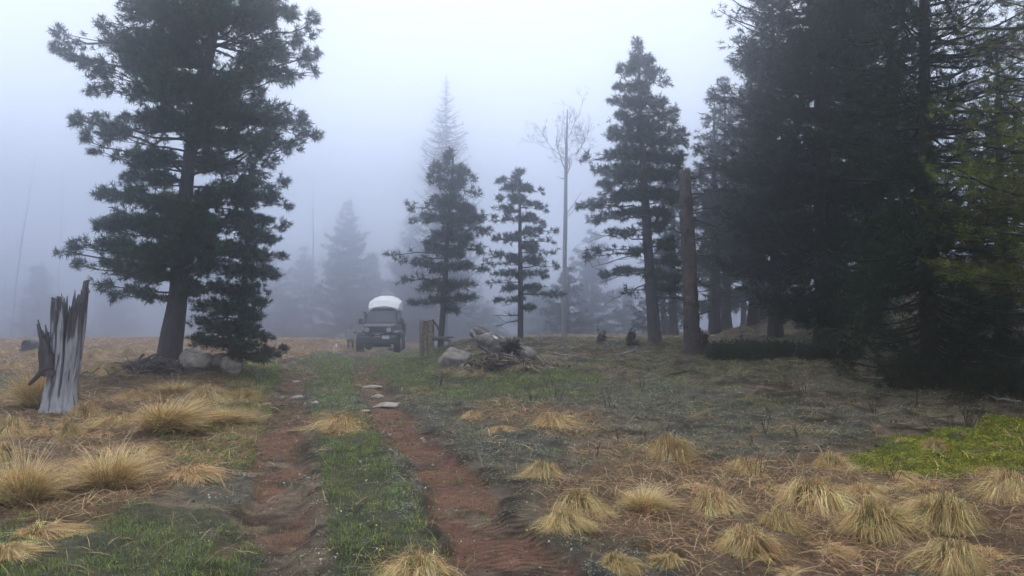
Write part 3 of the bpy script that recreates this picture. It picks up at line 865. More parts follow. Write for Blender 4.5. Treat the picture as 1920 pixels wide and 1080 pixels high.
# ---- mid-distance trees
def Z4(l): return [(560 + a / 1.928, 100 + b / 1.928, c / 1.928, d / 1.928) for a, b, c, d in l]
T3 = Z4([(545, 385, 26, 25), (510, 420, 34, 22), (570, 430, 40, 22), (500, 460, 34, 20), (560, 480, 52, 26), (622, 450, 20, 18), (632, 500, 22, 18), (530, 540, 60, 26), (408, 560, 14, 26), (425, 610, 20, 16), (600, 560, 44, 22), (470, 600, 34, 20), (560, 610, 60, 26),
  (640, 600, 36, 20), (703, 585, 14, 20), (672, 640, 28, 16), (530, 660, 54, 22), (600, 670, 44, 20), (470, 700, 36, 16), (560, 720, 60, 22), (640, 710, 34, 14), (326, 730, 18, 12), (380, 752, 36, 11), (440, 765, 36, 14), (520, 780, 52, 18), (600, 770, 44, 16), (650, 780, 26, 12),
  (395, 822, 44, 11), (470, 840, 46, 14), (540, 850, 52, 20), (600, 840, 36, 14), (440, 905, 44, 8), (520, 895, 46, 15), (590, 890, 46, 14), (640, 885, 28, 8), (550, 930, 30, 12)])
mass_tree("pine_tree", "mid-distance pine right of the truck with a long bough reaching left", "tree", 26.0,
          [(826, 646, 12), (830, 590, 11), (836, 500, 9), (842, 400, 7), (850, 292, 2.5)], T3, 3, depth=.9, dens=1.15, rise=-.05,
          tuft=dict(tl=.14, n=20, ln=.15, w=.019, base=(.034, .062, .034)))
T4 = Z4([(795, 440, 26, 16), (745, 462, 18, 9), (770, 480, 36, 16), (820, 490, 40, 16), (868, 500, 14, 10), (736, 520, 18, 9), (790, 530, 44, 18), (850, 550, 26, 16), (888, 560, 16, 12), (770, 570, 36, 14), (820, 600, 44, 16), (882, 612, 26, 14), (748, 600, 22, 10), (922, 640, 18, 8), (850, 650, 44, 16),
  (726, 672, 28, 9), (780, 670, 36, 14), (900, 680, 26, 9), (830, 700, 44, 16), (718, 730, 30, 11), (696, 762, 30, 11), (770, 750, 40, 14), (850, 750, 44, 14), (912, 722, 26, 9), (922, 770, 26, 9), (730, 800, 36, 9), (800, 800, 40, 14), (870, 800, 36, 11), (700, 830, 28, 8), (760, 850, 36, 9), (840, 850, 40, 11),
  (900, 870, 46, 7), (945, 872, 20, 6), (730, 890, 28, 6), (790, 890, 28, 8), (830, 920, 24, 6)])
mass_tree("spruce_tree", "slim mid-distance spruce with layered boughs, fourth tree right of the truck's roof", "tree", 27.0,
          [(976, 646, 12), (976, 560, 10), (975, 450, 7), (974, 325, 2.5)], T4, 4, depth=.95, dens=1.05, rise=.0,
          tuft=dict(tl=.13, n=20, ln=.13, w=.018, base=(.032, .060, .036)), dead=[(976, 590, 925, 592, 3), (976, 600, 930, 612, 2.5), (977, 575, 1010, 578, 2), (976, 560, 940, 575, 2)])
T5 = [(1197, 84, 8, 12), (1192, 112, 16, 10), (1206, 112, 16, 10), (1180, 135, 22, 11), (1214, 138, 22, 12), (1240, 158, 15, 9), (1170, 162, 22, 11), (1202, 165, 28, 13), (1160, 193, 20, 11), (1192, 195, 32, 14), (1230, 193, 26, 12), (1264, 210, 12, 8), (1246, 215, 24, 10), (1152, 222, 22, 10), (1190, 225, 32, 15),
 (1235, 235, 32, 14), (1270, 250, 18, 13), (1162, 252, 28, 12), (1202, 260, 36, 16), (1246, 265, 32, 14), (1281, 270, 12, 12), (1106, 300, 14, 11), (1138, 290, 24, 12), (1180, 292, 36, 16), (1226, 296, 36, 16), (1266, 300, 22, 12), (1130, 320, 28, 13), (1172, 326, 36, 15), (1222, 326, 36, 14), (1262, 332, 32, 12), (1292, 342, 16, 9),
 (1140, 346, 26, 10), (1086, 385, 22, 8), (1120, 384, 28, 9), (1160, 370, 32, 10), (1202, 360, 30, 13), (1242, 366, 32, 12), (1280, 380, 22, 9), (1150, 402, 30, 8), (1118, 412, 24, 6), (1196, 400, 24, 9), (1240, 400, 28, 9),
 (1100, 482, 26, 6), (1132, 470, 26, 6), (1162, 440, 30, 8), (1232, 425, 28, 10), (1252, 460, 28, 10), (1198, 470, 20, 9), (1262, 492, 26, 10), (1130, 516, 22, 5), (1172, 508, 22, 6), (1232, 520, 26, 11), (1268, 522, 26, 8), (1250, 545, 30, 6), (1180, 545, 16, 6)]
mass_tree("fir_tree", "tall pointed fir with sparse lower boughs right of the bare aspen", "tree", 24.0,
          [(1228, 645, 26), (1222, 560, 21), (1214, 450, 18), (1206, 320, 13), (1200, 200, 8), (1197, 74, 2.5)], T5, 5, depth=.95, dens=1.1, rise=-.05, bark_col=(.10, .088, .088),
          tuft=dict(tl=.13, n=20, ln=.13, w=.018, base=(.036, .062, .038)),
          dead=[(1214, 450, 1120, 440, 3), (1216, 470, 1110, 500, 3), (1218, 500, 1125, 530, 3), (1220, 530, 1150, 560, 3), (1218, 480, 1290, 440, 3), (1220, 520, 1300, 505, 3), (1214, 430, 1290, 400, 3), (1212, 410, 1150, 385, 3), (1222, 559, 1284, 557, 7), (1222, 540, 1262, 570, 2.5), (1224, 560, 1250, 585, 2)])

# ---- fir generator for the dark wall of trees and the fog trees
def fir(name, label, cat, loc, Hh, prof, clear, seed, trunk_r, spacing=.33, nb=8, dens=9.0, tuft=dict(), droop=.25, asym=None, bare_to=0.0, lean=(0, 0), group=None, base=(.030, .046, .030), bark_col=BARKC, tufts=True, bare_n=5, tw_r=1.0, thin=None):
    rng = np.random.default_rng(seed)
    E = empty(name, (loc[0], loc[1], loc[2] - .08)); tag(E, label, cat, group)
    tb = Tubes(); q = np.linspace(0, 1, 14)
    tp = np.stack((lean[0] * q ** 1.3 + .04 * np.sin(q * 9 + seed), lean[1] * q ** 1.3 + .04 * np.cos(q * 7 + seed), q * Hh), -1)
    rd = trunk_r * (1 - q) ** .85 + .01; rd[0] *= 1.35
    tb.add(tp, rd, 12, bark_col, .05, rng); tb.build("trunk", M_BARK, E)
    lb = Tubes(); tc, td = [], []
    z = clear if not bare_to else min(clear, bare_to)
    while z < Hh * .985:
        bare = z < clear
        k = nb if not bare else bare_n
        if z > Hh * .8: k = max(4, int(nb * .7))
        for i in range(k):
            az = rng.random() * 2 * math.pi
            zz = z + rng.uniform(-.5, .5) * spacing
            R = prof(min(max(zz, 0), Hh)) * (rng.uniform(.5, 1.1) if tufts else rng.uniform(.15, 1.1))
            if asym: R *= asym(az)
            if R < .08: R = .08
            o = np.array((np.interp(zz, tp[:, 2], tp[:, 0]), np.interp(zz, tp[:, 2], tp[:, 1]), zz))
            d = np.array((math.cos(az), math.sin(az), 0)); lat = np.array((-d[1], d[0], 0))
            t = np.linspace(0, 1, 6)
            dr = droop * (1 - .9 * zz / Hh) + rng.uniform(-.1, .12); ris = .45 * (zz / Hh)
            dzf = lambda t: R * (ris * t - dr * np.sin(t * 2.2) * .9 + dr * .55 * t ** 3)
            path = o[None] + d[None] * (R * t)[:, None] + lat[None] * (R * .12 * rng.standard_normal() * t ** 2)[:, None]
            path[:, 2] += dzf(t)
            r0 = (.010 + .011 * R) * tw_r
            lb.add(path, np.linspace(r0, r0 * .25, 6), 4, np.array(bark_col) * .8)
            if bare or not tufts:
                for s_ in range(4 if tufts else 12):
                    tt = rng.uniform(.25, .98); b0 = np.array([np.interp(tt, t, path[:, c]) for c in range(3)])
                    e = b0 + (d * rng.uniform(.1, .5) + lat * rng.uniform(-1, 1) * .7 + np.array((0, 0, rng.uniform(-.4, .15)))) * R * .3
                    lb.add(np.array((b0, (b0 + e) / 2, e)), [r0 * .4, r0 * .3, r0 * .12], 3, np.array(bark_col) * .8)
                continue
            n = max(5, int(R * dens * 2.0 * rng.uniform(.4, 1.5) * (thin[1] if thin and zz > thin[0] else 1.0)))
            if thin and zz > thin[0] and rng.random() < .15: continue
            tt = .06 + .94 * rng.random(n) ** .75
            side = rng.uniform(-1, 1, n)
            wv = .34 * R * (1.05 - tt * .75)
            pos = np.stack([np.interp(tt, t, path[:, c]) for c in range(3)], -1) + lat[None] * (side * wv)[:, None]
            pos[:, 2] += rng.standard_normal(n) * .09 - .10 * np.abs(side) * wv
            dd = d[None] * .8 + lat[None] * (side * .9)[:, None] + np.array((0, 0, .12))[None] + rng.standard_normal((n, 3)) * .22
            tc.append(pos); td.append(dd)
        z += spacing * rng.uniform(.8, 1.25)
    lb.build("boughs", M_TWIG, E)
    if tufts:
        kw = dict(tl=.14, n=24, ln=.11, w=.016, base=base, spread=.9); kw.update(tuft)
        crown_obj("crown", np.vstack(tc), np.vstack(td), E, rng, **kw)
    return E

def at_ground(px, D):
    x = (px - 960) / F * D
    return (x, D, float(hbase(x, D)) )

def prof_pts(pts):
    zs = [p[0] for p in pts]; rs = [p[1] for p in pts]
    return lambda z: float(np.interp(z, zs, rs))

# the dark wall on the right
fir("fir_tree", "largest dark fir of the right-hand wall, its crown filling the frame's top right", "tree", at_ground(1548, 21.5), 19.0,
    prof_pts([(0, 1.2), (1.3, 1.6), (1.9, 2.9), (2.4, 3.3), (3.0, 3.0), (4.2, 3.2), (5.2, 3.0), (6.3, 3.7), (7.5, 3.2), (9, 3.1), (11, 2.9), (15, 1.7), (19, .1)]), 1.0, 21, .30, spacing=.36, nb=9, dens=11, droop=.36,
    tuft=dict(tl=.15, n=20, ln=.11, w=.015), base=(.022, .040, .026))
fir("fir_tree", "dark fir with open gappy crown at the foot of the rocky rise", "tree", at_ground(1742, 14.6), 15.0,
    prof_pts([(0, 1.8), (1.2, 2.1), (3, 2.1), (5, 2.2), (8, 1.9), (15, .1)]), .5, 22, .15, spacing=.26, nb=8, dens=11, droop=.3,
    asym=lambda a: 1.0 if math.cos(a) < .2 else 1.05, tuft=dict(tl=.12, n=20, ln=.09, w=.011), base=(.022, .042, .022), bare_to=.6, bare_n=4, thin=(3.6, .9), bark_col=(.04, .035, .033))
fir("fir_tree", "near fir at the right edge with yellowish green boughs reaching in", "tree", at_ground(2085, 11.2), 11.0,
    prof_pts([(0, 1.5), (2, 2.2), (3.5, 2.75), (4.5, 2.2), (7, 1.9), (11, .1)]), 2.0, 23, .2, spacing=.25, nb=9, dens=11, droop=.12,
    tuft=dict(tl=.10, n=22, ln=.075, w=.009), base=(.13, .15, .035), bare_to=.8, bare_n=6, thin=(4.4, .7))
fir("fir_tree", "slender dark fir half hidden behind the largest one, on its left", "tree", at_ground(1455, 27), 14.0,
    prof_pts([(0, 1.0), (3, 2.0), (7, 1.8), (14, .1)]), 2.4, 24, .22, spacing=.30, nb=8, dens=8, tuft=dict(tl=.16, n=18, ln=.13, w=.018), base=(.015, .027, .019), bare_to=1.6, bare_n=3)
fir("fir_tree", "dark fir between the largest one and the gappy one, leaning trunk", "tree", at_ground(1640, 24), 17.0,
    prof_pts([(0, 1.5), (3, 3.0), (8, 2.8), (17, .1)]), 2.7, 25, .24, spacing=.28, nb=9, dens=9, lean=(-.7, .2), tuft=dict(tl=.16, n=18, ln=.12, w=.017), base=(.014, .026, .017), bare_to=1.5, bare_n=3)
fir("fir_tree", "dark fir behind the gappy one at the far right", "tree", at_ground(1880, 20), 8.5,
    prof_pts([(0, 1.4), (3, 1.7), (5, 1.2), (8.5, .1)]), .9, 26, .22, spacing=.30, nb=8, dens=8, tuft=dict(tl=.15, n=18, ln=.11, w=.015), base=(.013, .025, .015), bare_to=1.0, bare_n=5)

for i, (x, y, hh, rr) in enumerate([(12.6, 9.5, 14, 2.4), (15.5, 14.5, 16, 2.8), (10.6, 5.0, 13, 2.2), (19.0, 19.5, 17, 3.0), (14.5, 3.0, 15, 2.6), (18.5, 8.5, 17, 2.8)]):  # unseen firs, added to shade the fog and ground on the right
    fir("fir_tree", "unseen dark fir added past the right edge to shade the fog", "tree", (x, y, float(hbase(x, y))), hh, prof_pts([(0, rr * .7), (2, rr), (hh * .5, rr * .8), (hh, .1)]), 1.2, 200 + i, .24, spacing=.42, nb=7, dens=4, tuft=dict(tl=.25, n=16, ln=.22, w=.04), base=(.022, .036, .026), group="unseen shading firs past the right edge")
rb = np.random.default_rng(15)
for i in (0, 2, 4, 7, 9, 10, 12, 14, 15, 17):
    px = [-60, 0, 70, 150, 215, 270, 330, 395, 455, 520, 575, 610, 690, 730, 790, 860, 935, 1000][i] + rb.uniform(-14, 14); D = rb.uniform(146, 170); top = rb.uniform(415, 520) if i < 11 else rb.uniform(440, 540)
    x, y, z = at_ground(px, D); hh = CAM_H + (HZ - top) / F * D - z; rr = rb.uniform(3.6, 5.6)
    fir("fir_tree", "barely visible fir in the fog beyond the meadow and the truck", "tree", (x, y, z), hh, prof_pts([(0, rr), (hh * .3, rr), (hh * .75, rr * .5), (hh, .2)]), .5, 300 + i, .25, spacing=1.0, nb=6, dens=1.8, tuft=dict(tl=.6, n=12, ln=.65, w=.14), base=(.07, .09, .08), group="faint firs beyond the meadow")  # pale grey foliage colour adds painted haze to these firs
# woods behind the snag
for i, (px, D, hh, r, cl, lab) in enumerate([
    (1342, 33, 11, 1.7, 3.0, "dim tree trunk just right of the broken snag, crown merging into the dark wall"),
    (1362, 38, 13, 1.9, 3.2, "second dim trunk right of the broken snag"),
    (1412, 34, 13, 1.8, 3.2, "pair-standing dim trunk, left one, in the gap under the dark fir"),
    (1428, 37, 13, 1.8, 3.4, "pair-standing dim trunk, right one, in the gap under the dark fir"),
    (1262, 42, 12, 1.8, 2.6, "hazy fir between the tall pointed fir and the broken snag")]):
    fir("fir_tree", lab, "tree", at_ground(px, D), hh, prof_pts([(0, r), (cl, r), (hh * .55, r * .85), (hh, .1)]), cl, 30 + i, .24, spacing=.42, nb=6, dens=5,
        tuft=dict(tl=.2, n=16, ln=.18, w=.028), base=(.028, .042, .034), bare_to=1.4, bare_n=3, group="woods behind the broken snag")

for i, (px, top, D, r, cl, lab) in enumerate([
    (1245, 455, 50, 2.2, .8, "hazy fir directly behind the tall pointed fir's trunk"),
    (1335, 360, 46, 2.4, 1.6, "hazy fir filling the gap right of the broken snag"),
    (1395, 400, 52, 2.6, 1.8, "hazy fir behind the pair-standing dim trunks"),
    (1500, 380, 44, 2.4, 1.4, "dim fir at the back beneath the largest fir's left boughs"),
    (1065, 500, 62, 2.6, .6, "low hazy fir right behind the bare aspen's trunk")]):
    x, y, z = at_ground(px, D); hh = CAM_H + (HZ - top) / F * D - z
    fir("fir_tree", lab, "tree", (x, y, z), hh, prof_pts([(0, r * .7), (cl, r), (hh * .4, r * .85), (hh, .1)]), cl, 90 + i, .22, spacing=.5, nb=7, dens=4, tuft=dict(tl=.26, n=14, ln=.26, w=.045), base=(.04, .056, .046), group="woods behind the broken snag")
# fog trees
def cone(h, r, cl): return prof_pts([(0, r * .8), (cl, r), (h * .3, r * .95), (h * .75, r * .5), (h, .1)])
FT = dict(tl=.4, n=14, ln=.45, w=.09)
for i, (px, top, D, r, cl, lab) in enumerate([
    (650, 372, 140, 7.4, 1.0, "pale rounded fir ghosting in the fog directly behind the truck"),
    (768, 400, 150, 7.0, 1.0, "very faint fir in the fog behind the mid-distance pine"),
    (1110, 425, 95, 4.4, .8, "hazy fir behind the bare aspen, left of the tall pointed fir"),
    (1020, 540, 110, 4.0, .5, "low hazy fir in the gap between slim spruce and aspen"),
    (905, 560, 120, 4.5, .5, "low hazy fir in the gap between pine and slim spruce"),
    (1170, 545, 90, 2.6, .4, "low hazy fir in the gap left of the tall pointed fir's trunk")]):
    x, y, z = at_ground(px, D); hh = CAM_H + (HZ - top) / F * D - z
    fir("fir_tree", lab, "tree", (x, y, z), hh, cone(hh, r, cl), cl, 50 + i, .28, spacing=.8, nb=7, dens=2.6, tuft=FT, base=(.07, .09, .08), group="trees fading into the fog")  # foliage coloured lighter and greyer to imitate thicker haze
for i, (px, top, D, r, lab) in enumerate([
    (836, 132, 84, 4.6, "tall bare dead spruce fading into the fog above the mid-distance pine")]):
    x, y, z = at_ground(px, D); hh = CAM_H + (HZ - top) / F * D - z
    fir("dead_spruce", lab, "tree", (x, y, z), hh, prof_pts([(0, r), (hh * .5, r * .85), (hh * .8, r * .5), (hh, .1)]), 6.0, 60, .26, spacing=.28, nb=12, droop=.75, tufts=False, tw_r=1.7, bark_col=(.15, .15, .155))
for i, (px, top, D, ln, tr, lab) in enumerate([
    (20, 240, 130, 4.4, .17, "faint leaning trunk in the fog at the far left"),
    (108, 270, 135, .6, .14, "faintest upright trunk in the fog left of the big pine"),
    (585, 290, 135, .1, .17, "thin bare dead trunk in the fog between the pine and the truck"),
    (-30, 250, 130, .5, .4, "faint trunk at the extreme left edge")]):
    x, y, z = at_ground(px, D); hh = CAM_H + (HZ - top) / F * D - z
    fir("dead_tree", lab, "tree", (x, y, z), hh, prof_pts([(0, .3), (hh * .5, 1.2), (hh, .3)]), hh * .45, 70 + i, tr, spacing=1.1, nb=3, droop=.2, tufts=False, lean=(ln, 0), tw_r=1.5, bark_col=(.42, .43, .45), group="bare trunks fading into the fog")  # bark lightened so the trunks blend in, haze put into the colour

# bare aspen
def aspen():
    D = 38.0; rng = np.random.default_rng(80)
    f = P(1058, 645, D); root = np.array((f[0], D, float(hbase(f[0], D)) - .08))
    E = empty("aspen_tree", root); tag(E, "leafless pale aspen with forked crown standing behind the slim spruce", "tree")
    tr = [(1057, 645, 9), (1058, 540, 8.5), (1060, 420, 7.5), (1061, 330, 6.5), (1062, 270, 5), (1064, 205, 1.6)]
    tp, rd = trunk_path(tr, D, root); tp[0, 2] = 0
    c = (.30, .30, .315)
    tb = Tubes(); tb.add(tp, rd, 9, c, .04, rng); tb.build("trunk", M_DEAD, E)
    lb = Tubes()
    def br(p, d, L_, r, lev):
        K = 5; pts = [p]; dd = d
        for i in range(K - 1):
            dd = unit(dd + rng.standard_normal(3) * .22 + np.array((0, 0, .06)))
            pts.append(pts[-1] + dd * L_ / (K - 1))
        pts = np.array(pts); lb.add(pts, np.linspace(r, r * .45, K), 5 if lev < 2 else 3, c)
        if lev < 4:
            for i in range(3 if lev else 5):
                k = rng.integers(1, K); a = unit(dd + rng.standard_normal(3) * .75 + np.array((0, 0, .2)))
                br(pts[k], a, L_ * rng.uniform(.42, .65), max(r * .5, .006), lev + 1)
    K = D / F
    for (x0, y0, x1, y1, w) in [(1061, 320, 1030, 262, 4), (1061, 330, 1082, 285, 4), (1062, 290, 1046, 240, 3), (1082, 288, 1100, 240, 3), (1063, 260, 1075, 215, 3), (1061, 300, 1020, 250, 3), (1080, 290, 1090, 250, 3)]:
        a = P(x0, y0, D) - root; b = P(x1, y1, D + rng.uniform(-.8, .8)) - root
        br(a, unit(b - a), np.linalg.norm(b - a), w * K / 2 * .62, 0)
    for (x0, y0, x1, y1) in [(1059, 405, 1090, 360), (1058, 410, 1078, 392), (1060, 335, 1044, 330)]:
        a = P(x0, y0, D) - root; b = P(x1, y1, D) - root
        lb.add(np.array((a, (a + b) / 2 + np.array((0, 0, -.05)), b)), [.03, .02, .01], 5, c)
    lb.build("boughs", M_TWIG, E)
aspen()

# broken snag
def snag():
    D = 19.5; rng = np.random.default_rng(81)
    f = P(1299, 648, D); root = np.array((f[0], D, Hs(f[0], D) - .1))
    E = empty("broken_snag", root); tag(E, "thick brown bare trunk snapped off at the top, right of the tall pointed fir", "dead tree")
    tp, rd = trunk_path([(1299, 650, 33), (1297, 610, 28), (1294, 540, 26), (1290, 450, 26), (1286, 380, 24), (1284, 322, 21)], D, root, 40)
    tp[0, 2] = 0; rd[0] *= 1.25
    S = 20; th = np.arange(S) * 2 * math.pi / S
    V = []; C = []
    for i, (p, r) in enumerate(zip(tp, rd)):
        rr = r * (1 + .05 * rng.standard_normal(S) + .05 * np.sin(th * 3 + i * .1))
        z = np.full(S, p[2])
        if i == len(tp) - 1: z = z + rng.uniform(-.12, .14, S)
        V.append(np.stack((p[0] + rr * np.cos(th), p[1] + rr * np.sin(th), z), -1))
        patch = fbm(th * 1.4 + 3, np.full(S, p[2] * 1.1), 3, 4)[:, None]
        C.append(np.where(patch > .53, np.array((.115, .082, .07)), np.array((.07, .058, .055))) * (1 + .2 * rng.standard_normal((S, 1))))
    V.append((tp[-1] - np.array((0, 0, .25)))[None] + np.zeros((S, 1)) + .3 * rd[-1] * np.stack((np.cos(th), np.sin(th), 0 * th), -1)); C.append(np.full((S, 3), .04))
    n = len(V); i = np.arange(n - 1)[:, None] * S; j = np.arange(S)[None]; j2 = (j + 1) % S
    Q = np.stack((i + j, i + j2, i + S + j2, i + S + j), -1).reshape(-1, 4)
    link_mesh("trunk", quad_mesh("trunk", np.vstack(V), Q, np.clip(np.vstack(C), .02, 1)), M_LOG, E, True)
    lb = Tubes(); c = (.06, .055, .055)
    for k in range(16):
        i = rng.integers(4, 38); a_ = rng.uniform(0, 6.28); o_ = tp[i] + .8 * rd[i] * np.array((math.cos(a_), math.sin(a_), 0)); e_ = o_ + np.array((math.cos(a_), math.sin(a_), .25)) * rng.uniform(.1, .4)
        lb.add(np.array((o_, (o_ + e_) / 2, e_)), [.03, .022, .008], 5, c)
    for (x0, y0, x1, y1, w) in [(1292, 335, 1340, 305, 5), (1292, 345, 1312, 325, 4), (1295, 365, 1350, 358, 4), (1294, 395, 1348, 385, 4), (1296, 410, 1345, 425, 4), (1298, 450, 1350, 440, 3), (1286, 440, 1230, 420, 3), (1290, 470, 1340, 480, 3), (1288, 500, 1250, 520, 3), (1298, 520, 1330, 540, 3)]:
        a = P(x0, y0, D) - root; b = P(x1, y1, D + rng.uniform(-.7, .5)) - root
        q = np.linspace(0, 1, 7)[:, None]; path = a * (1 - q) + b * q + rng.standard_normal((7, 3)) * .05 * np.sin(q * 3.1)
        r0 = w * D / F / 2; lb.add(path, np.linspace(r0, r0 * .35, 7), 5, c)
        for k in range(7):
            i = rng.integers(2, 7); e2 = path[i] + unit(rng.standard_normal(3)) * rng.uniform(.15, .4)
            lb.add(np.array((path[i], (path[i] + e2) / 2 + rng.standard_normal(3) * .03, e2)), [r0 * .4, r0 * .3, r0 * .15], 4, c)
    lb.build("boughs", M_TWIG, E)
snag()

# ------------------------------------------------------------------ the tall broken stump on the left
def tall_stump():
    D = 11.7; rng = np.random.default_rng(90)
    f = P(114, 775, D); root = np.array((f[0], D, Hs(f[0], D) - .08))
    E = empty("broken_stump", root); tag(E, "tall silver grey splintered stump standing in straw at the left", "stump")
    ks = D / F
    S = 120; R = 70
    th = np.arange(S) * 2 * math.pi / S
    def cx(z): return np.interp(z, [0, .4, 1.0, 2.2], [0, -.01, .06, .12])
    def hw(z): return np.interp(z, [0, .25, .6, 1.2, 2.2], [.285, .24, .215, .23, .265])
    right = np.exp(-((np.mod(th + math.pi, 2 * math.pi) - math.pi - .05) / .42) ** 2)
    top = 1.80 + .30 * right + .16 * (vnoise(th * 5.0, 0 * th, 3) - .5) + .26 * (vnoise(th * 13, 0 * th + 4, 5) - .6) 
    top = top + .10 * rng.random(S)
    top -= .55 * np.exp(-((np.mod(th, 2 * math.pi) - 5.08) / .16) ** 2)
    groove = .10 * (fbm(th * 3.0, 0 * th + 2, 2, 8) - .5) + .07 * (fbm(th * 14, 0 * th + 5, 2, 9) - .5)
    V = []; C = []
    q = np.linspace(0, 1, R)
    for k in q:
        z = top * k
        r = hw(z) * (1 + groove + .08 * (fbm(th * 6, z * 2.2, 3, 17) - .5) + .06 * (fbm(th * 24, z * 3.5, 2, 18) - .5))
        crack = np.exp(-((np.mod(th, 2 * math.pi) - 5.08 - .05 * np.sin(z * 3)) / .055) ** 2) * sst(.25, .55, z)
        crack2 = np.exp(-((np.mod(th, 2 * math.pi) - 4.45 - .06 * np.sin(z * 4 + 1)) / .045) ** 2) * sst(.55, .9, z) * .8
        r = r * (1 - .38 * crack - .25 * crack2)
        # root flare to the front left
        r = r * (1 + .30 * np.exp(-z / .22) * (.6 + .5 * np.cos(th * 3 + 1)))
        V.append(np.stack((cx(z) + r * np.cos(th), r * .95 * np.sin(th), z), -1))
        streak = fbm(th * 7, z * 2.3, 5, 28); big = fbm(th * 3.2 + 7, z * 2.1, 4, 29)
        dark = sst(.56, .66, streak) * .8 + sst(.50, .60, big) * sst(.35, 1.0, z) * .95
        dark = np.clip(dark + crack * .95 + crack2 * .9 + .75 * sst(1.25, 1.75, z) * (fbm(th * 5, z * 2.0, 3, 30) > .5), 0, 1)[:, None]
        col = np.array((.36, .355, .375)) * (1 - dark) + np.array((.055, .045, .042)) * dark
        C.append(col * (.85 + .3 * fbm(th * 30, z * 2, 2, 31)[:, None]))
    for k, sc in ((1.0, .80), (.72, .70), (.5, .55)):
        z = top * k - (.02 if k == 1 else 0)
        r = hw(z) * sc * (1 + groove)
        V.append(np.stack((cx(z) + r * np.cos(th), r * np.sin(th), z), -1)); C.append(np.full((S, 3), .05) * np.array((1, .85, .75)))
    n = len(V); i = np.arange(n - 1)[:, None] * S; j = np.arange(S)[None]; j2 = (j + 1) % S
    Q = np.stack((i + j, i + j2, i + S + j2, i + S + j), -1).reshape(-1, 4)
    link_mesh("trunk", quad_mesh("trunk", np.vstack(V), Q, np.clip(np.vstack(C), .02, .9)), M_DEAD, E, True)
    # splintered slab leaning out on the left
    sp = Tubes(); c = (.06, .05, .05)
    for k in range(9):
        a = np.array((-.12 + .02 * k * .4, -.20 + .02 * rng.standard_normal(), .70 + .05 * rng.random()))
        b = np.array((-.13 - .09 * rng.random(), -.24 + .06 * rng.standard_normal(), 1.35 + .22 * rng.random()))
        qq = np.linspace(0, 1, 6)[:, None]
        pa = a * (1 - qq) + b * qq + .012 * rng.standard_normal((6, 3)); pa[:, 0] += .02 * np.sin(qq[:, 0] * 3.1)
        sp.add(pa, np.linspace(.075, .008, 6) * rng.uniform(.7, 1.2), 5, np.array(c) * rng.uniform(.6, 1.6))
    for k in range(12):
        t_ = rng.uniform(0, 6.28); zt = float(np.interp(t_, th, top)); r = .27
        a = np.array((cx(zt) + r * math.cos(t_), r * math.sin(t_), zt - .12)); b = a + np.array((rng.normal() * .03, rng.normal() * .03, .12 + rng.uniform(.02, .12)))
        sp.add(np.array((a, (a + b) / 2, b)), [.022, .014, .003], 5, np.array((.10, .09, .09)) * rng.uniform(.6, 2.0))
    sp.build("splinters", M_DEAD, E)
    bl = Tubes(); a = P(98, 686, D - .25) - root; b = P(80, 694, D - .3) - root; b2 = P(68, 708, D - .32) - root; b3 = P(54, 722, D - .35) - root
    bl.add(np.array((a, b, b2, b3)), [.05, .042, .035, .022], 8, (.055, .04, .03)); bl.build("broken_limb", M_DEAD, E)
tall_stump()

# ------------------------------------------------------------------ short stump and rotten logs
def short_stump():
    D = 24.0; rng = np.random.default_rng(91)
    f = P(800, 648, D); root = np.array((f[0], D, Hs(f[0], D) - .08))
    E = empty("short_stump", root); tag(E, "short pale brown stump with a hanging strip of wood, right of the truck", "stump")
    S = 48; th = np.arange(S) * 2 * math.pi / S; V = []; C = []
    h = (CAM_H + (HZ - 598) / F * D) - root[2]
    top = h * (1 - .07 * rng.random(S) - .08 * (np.cos(th - 2.5) > .6))
    for k in np.linspace(0, 1, 26):
        z = top * k; r = (.235 + .06 * np.exp(-z / .12)) * (1 + .14 * (fbm(th * 3, z * .5, 3, 3) - .5))
        V.append(np.stack((r * np.cos(th), r * np.sin(th), z), -1))
        st = fbm(th * 4, z * .9, 3, 9)[:, None]
        C.append(np.where(st > .52, np.array((.34, .27, .19)), np.array((.16, .125, .10))) * (.8 + .4 * rng.random((S, 1))))
    V.append(np.stack((.15 * np.cos(th), .15 * np.sin(th), top - .06), -1)); C.append(np.full((S, 3), .06))
    V.append(np.stack((.01 * np.cos(th), .01 * np.sin(th), top - .1), -1)); C.append(np.full((S, 3), .05))
    n = len(V); i = np.arange(n - 1)[:, None] * S; j = np.arange(S)[None]; j2 = (j + 1) % S
    Q = np.stack((i + j, i + j2, i + S + j2, i + S + j), -1).reshape(-1, 4)
    link_mesh("trunk", quad_mesh("trunk", np.vstack(V), Q, np.vstack(C)), M_LOG, E, True)
    t = Tubes(); a = P(811, 600, D - .2) - root; b = P(820, 612, D - .3) - root; c = P(826, 630, D - .35) - root
    t.add(np.array((a, b, c)), [.04, .035, .02], 6, (.09, .075, .065)); t.build("hanging_strip", M_DEAD, E)
    t = Tubes(); a = P(812, 635, D - .4); b = P(830, 634, D - .7); c = P(845, 640, D - .9); d = P(850, 632, D - .9)
    t.add(np.array((a, b, c)), [.07, .06, .03], 7, (.12, .10, .09)); t.add(np.array((b, (b + d) / 2, d)), [.04, .035, .02], 6, (.09, .08, .075))
    tag(t.build("fallen_branch", M_DEAD), "crooked dead branch lying at the short stump's right foot", "branch")
short_stump()

